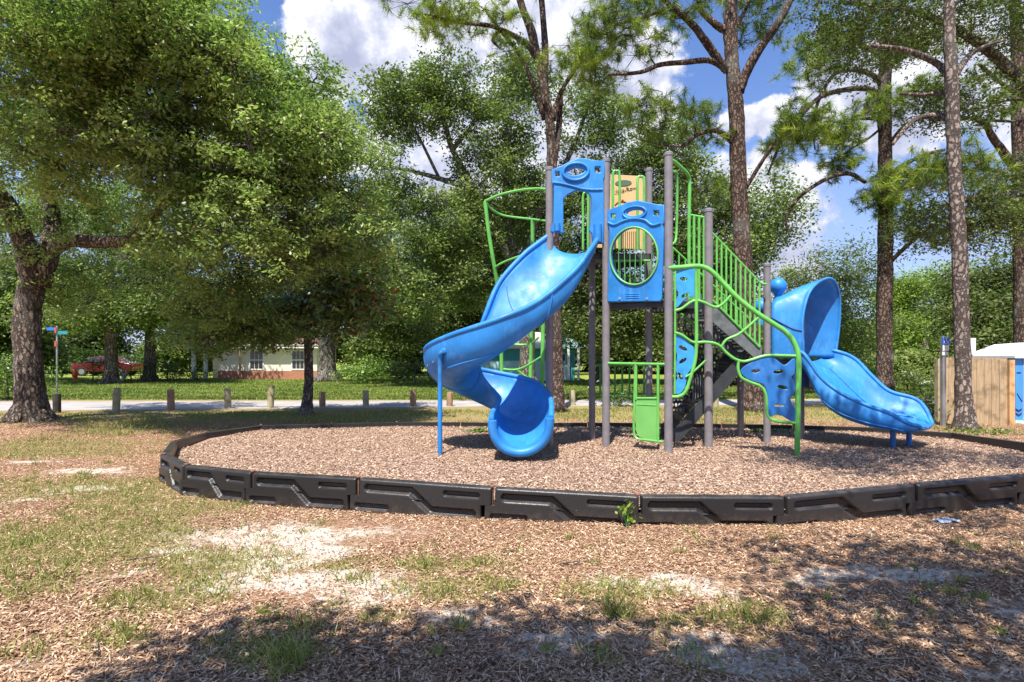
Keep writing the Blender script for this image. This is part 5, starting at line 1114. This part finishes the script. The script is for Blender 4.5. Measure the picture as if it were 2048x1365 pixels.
# ------------------------------------------------------------ litter, chips, grass
rg = np.random.default_rng(77)
def chips(name, X, Y, Z, L, wd, mat, tint, tilt=.35, z=0.0):
    n = len(X); c = np.stack([X, Y, np.full(n, z)+Z], 1); a = rg.uniform(0, 2*math.pi, n)
    t_ = np.stack([np.cos(a), np.sin(a), rg.normal(size=n)*tilt], 1); t_ = unit(t_); b_ = unit(np.cross(t_, np.array([0, 0, 1.])+rg.normal(size=(n, 3))*tilt))
    l = (L*rg.uniform(.5, 1.4, n))[:, None]/2; w_ = (wd*rg.uniform(.5, 1.5, n))[:, None]/2
    V = np.stack([c-t_*l-b_*w_*.4, c-t_*l*.3+b_*w_, c+t_*l+b_*w_*.3, c+t_*l*.2-b_*w_], 1)
    return tag(numesh(name, V, 4, mat, tint), kind='stuff')
def emask(x, y, lst, k=1.0):
    m_ = np.full(len(x), -9.)
    for cx, cy, rx, ry in lst: m_ = np.maximum(m_, 1-np.hypot((x-cx)/rx, (y-cy)/ry))
    return m_
def wobble(x, y): return .35*np.sin(x*3.1+1.3*np.sin(y*2.3))+.3*np.sin(y*4.7+x*1.9)+.2*np.sin(x*9+y*7)
# chips outside the ring (camera side)
n = 540000; Y = 1.9+rg.random(n)**1.35*11; X = rg.uniform(-1.05, 1.05, n)*(Y*.92+.4)
k = ~in_ring(X, Y); sd = emask(X, Y, SAND)+wobble(X, Y)*.5
k &= rg.random(n) > np.clip((sd+.3)*2.0, 0, .80); gr = emask(X, Y, GRASS)+wobble(X, Y)*.4; k &= (gr < .1) | (rg.random(n) < .45); k &= Y < 12.8
X, Y = X[k], Y[k]; tn = rg.beta(2.2, 2.2, len(X))+.08*wobble(X, Y)
chips('bark_litter', X, Y, rg.uniform(.002, .014, len(X)), .027, .0085, 'bark_chip', tn)
n = 240000; X = rg.uniform(-4.6, 7.2, n); Y = 4.5+rg.random(n)**1.15*6.2; k = in_ring(X, Y); X, Y = X[k], Y[k]
chips('wood_chips', X, Y, rg.uniform(.003, .022, len(X)), .036, .012, 'mulch_chip', rg.beta(2.2, 2.2, len(X)), z=MZ, tilt=.3)
n = 12000; Y = 2+rg.random(n)**1.3*6; X = rg.uniform(-1, 1, n)*(Y*.92+.3); k = ~in_ring(X, Y); X, Y = X[k], Y[k]
chips('pine_straw', X, Y, rg.uniform(.006, .02, len(X)), .11, .0035, 'bark_chip', rg.uniform(.45, 1, len(X)), tilt=.15)
def blades(name, X, Y, hmin, hmax, wd, mat, tint, lean=.35, z=0., kind='stuff'):
    n = len(X); b = np.stack([X, Y, np.full(n, z)], 1); h = rg.uniform(hmin, hmax, n)[:, None]
    dv = rg.normal(size=(n, 3))*lean; dv[:, 2] = 1; dv = unit(dv); sd = unit(np.cross(dv, rg.normal(size=(n, 3))))*wd*.5
    bend = rg.normal(size=(n, 3))*lean*.7; bend[:, 2] = -.15; m_ = b+dv*h*.55; tp = b+(dv+bend*.6)*h
    V1 = np.stack([b-sd, b+sd, m_+sd*.8, m_-sd*.8], 1); V2 = np.stack([m_-sd*.8, m_+sd*.8, tp+sd*.1, tp-sd*.1], 1)
    o = numesh(name, np.concatenate([V1, V2]), 4, mat, np.concatenate([tint, tint])); return tag(o, kind=kind) if kind else o
# thin grass over the bare ground, in the listed patches
n = 330000; Y = 1.9+rg.random(n)**1.2*8.5; X = rg.uniform(-1.05, 1.05, n)*(Y*.92+.4)
gr = emask(X, Y, GRASS)+wobble(X, Y)*.55+.25*rg.normal(size=n); k = (gr > .05) & ~in_ring(X, Y)
# clump a share of them
X, Y = X[k], Y[k]; k = rg.random(len(X)) < .5
blades('thin_grass', X[k], Y[k], .02, .07, .006, 'grass_blade', rg.beta(2, 2, k.sum()), lean=.6)
# tufts
tc = []
for px, py, cnt, hh, sp in ((1230, 1235, 60, .16, .05), (575, 1335, 110, .15, .10), (1235, 1180, 80, .08, .14), (1510, 1235, 60, .10, .12), (610, 1260, 60, .09, .08), (920, 1260, 30, .12, .03), (850, 1140, 16, .2, .03), (180, 870, 140, .24, .35), (245, 872, 120, .22, .25), (90, 880, 120, .15, .3),
                            (60, 1090, 60, .1, .1), (170, 960, 60, .1, .12), (640, 1050, 40, .06, .08), (1440, 1240, 50, .08, .12), (960, 1130, 30, .09, .06), (250, 1200, 60, .08, .12), (100, 1155, 60, .07, .1), (1470, 1262, 30, .06, .06), (240, 1265, 40, .07, .08), (280, 1005, 50, .07, .12), (420, 1165, 50, .07, .1),
                            (1390, 1320, 60, .06, .14), (1200, 1320, 50, .07, .1), (890, 1190, 40, .07, .09), (1010, 1180, 40, .07, .1), (480, 1010, 30, .05, .08), (330, 960, 40, .06, .12), (1650, 1200, 14, .1, .05), (70, 1310, 40, .06, .07), (700, 1160, 30, .06, .05), (640, 1010, 20, .05, .05)):
    tc.append((G(px, py), cnt, hh, sp))
for i in range(160):
    yy = rg.uniform(905, 1340); xx = rg.uniform(0, 2040) if yy > 1060 else rg.uniform(0, 320); tc.append((G(xx, yy), rg.integers(6, 26), rg.uniform(.03, .08), rg.uniform(.02, .09)))
xs, ys, hs = [], [], []
for c, cnt, hh, sp in tc:
    xs.append(c.x+rg.normal(size=cnt)*sp*.6); ys.append(c.y+rg.normal(size=cnt)*sp*.6); hs.append(np.full(cnt, hh))
X = np.concatenate(xs); Y = np.concatenate(ys); Hh = np.concatenate(hs)
n = len(X); b = np.stack([X, Y, np.zeros(n)], 1); h = (Hh*rg.uniform(.5, 1.2, n))[:, None]; dv = rg.normal(size=(n, 3))*.45; dv[:, 2] = 1; dv = unit(dv)
sd_ = unit(np.cross(dv, rg.normal(size=(n, 3))))*.0035; m_ = b+dv*h*.6; tp = b+(dv+rg.normal(size=(n, 3))*.35*np.array([1, 1, .3]))*h
V = np.concatenate([np.stack([b-sd_, b+sd_, m_+sd_*.8, m_-sd_*.8], 1), np.stack([m_-sd_*.8, m_+sd_*.8, tp+sd_*.1, tp-sd_*.1], 1)]); tn = rg.beta(2, 2.6, n)
tag(numesh('grass_tufts', V, 4, 'grass_blade', np.concatenate([tn, tn])), kind='stuff')
# rough grass behind the ring, and the lawn over the road
n = 90000; Y = rg.uniform(10.2, 17, n); X = rg.uniform(-1, 1, n)*Y*.95
k = (wobble(X*.5, Y*.5)+rg.normal(size=n)*.5+(Y-13)*.22 > .2) & ~in_ring(X, Y) & (Y < 15.3+.1*X); blades('rough_grass', X[k], Y[k], .03, .10, .012, 'grass_blade', rg.beta(2, 3, k.sum()), lean=.5)
n = 130000; Y = 18.9+rg.random(n)**1.3*17; X = rg.uniform(-1, 1, n)*Y*.93; k = Y > 18.9+.04*X
X, Y = X[k], Y[k]
blades('lawn_grass', X, Y, .04, .11, .03, 'lawn_blade', np.clip(rg.beta(2.2, 2.2, len(X))+.35*wobble(X*.3, Y*.6), 0, 1), lean=.5)
twl = ['grey fallen twig on the ground left of the sand patch', 'fallen twig near the bottom left corner', 'fallen twig in the shade at the bottom centre', 'fallen twig on the bark chips at the lower right', 'small fallen twig on the bark chips in front of the weeded timber']
for (px, py, a, L_), lab in zip(((300, 1120, .4, .28), (200, 1300, 2.2, .22), (980, 1335, .9, .25), (1640, 1290, 1.9, .24), (1150, 1130, .2, .2)), twl):
    c = G(px, py); rr = random.Random(px); P_ = [Vector((c.x+math.cos(a)*L_*(k/4-.5)+rr.uniform(-.01, .01), c.y+math.sin(a)*L_*(k/4-.5)+rr.uniform(-.01, .01), .014+rr.uniform(0, .012))) for k in range(5)]
    mb = MB().tube(P_, [.0045, .004, .0035, .003, .0015], 6); e = P_[2]; mb.tube([e, e+Vector((math.cos(a+.7)*.07, math.sin(a+.7)*.07, .012))], [.003, .001], 5)
    o = mb.obj('fallen_twig', 'oak_bark_grey'); o.data.transform(Matrix.Translation((-c.x, -c.y, 0))); o.location = (c.x, c.y, 0); tag(o, lab, 'twig', 'fallen twigs on the ground')
# weed at the timber joint
b = Vector(((1253-1024)*4.74/F, 4.74, 0)); V = []; rt = empty('weed', (b.x, b.y, 0), 'small green weed growing at a joint of the front timbers', 'weed')
mb = MB(); lf_c = []
for k in range(5):
    a = k*1.3; tip = Vector((b.x+.05*math.cos(a), b.y-.02+.02*math.sin(a), .07+.03*k)); mb.tube([(b.x, b.y, 0), (b.x+.02*math.cos(a), b.y-.01, .05+.012*k), tip], [.004, .003, .002], 5); lf_c += [list(tip)]*9
mb.obj('stem', 'green_dark', rt); lf_c = np.array(lf_c)+rg.normal(size=(len(lf_c), 3))*.018
numesh('leaves', leafquads(rg, lf_c, .05, .024, .3), 4, 'bright_leaf', rg.uniform(.5, 1, len(lf_c)), rt)
# weeds along the inside of the far rim
tot = 0; cs = []
for i in range(70):
    px = rg.choice([rg.uniform(940, 980), rg.uniform(1210, 1420), rg.uniform(1480, 1560), rg.uniform(1870, 2000)]); cs.append(list(ringpt(px, 853)+Vector((0, -.25, -.06))))
cs = np.array(cs); cs = np.repeat(cs, 14, 0)+rg.normal(size=(len(cs)*14, 3))*np.array([.08, .05, .03]); tag(numesh('rim_weeds', leafquads(rg, cs, .05, .03, .5), 4, 'shrub_leaf', rg.uniform(.2, .9, len(cs)), None), kind='stuff')
# crumpled wrapper
c = G(1893, 1045); mb = MB(); nx_, ny_ = 12, 6; rr = random.Random(4)
vs = [((i/(nx_-1)-.5)*.20*(1-.25*abs(j/(ny_-1)-.5)), (j/(ny_-1)-.5)*.10, .008+rr.random()*.022) for j in range(ny_) for i in range(nx_)]
fs = [(j*nx_+i, j*nx_+i+1, (j+1)*nx_+i+1, (j+1)*nx_+i) for j in range(ny_-1) for i in range(nx_-1)]
o = MB().add(vs, fs).obj('wrapper', 'foil_blue', None, sm=False); o.location = (c.x, c.y, 0); o.rotation_euler = (0, 0, .15); tag(o, 'crumpled pale blue wrapper lying on the bark chips', 'litter')
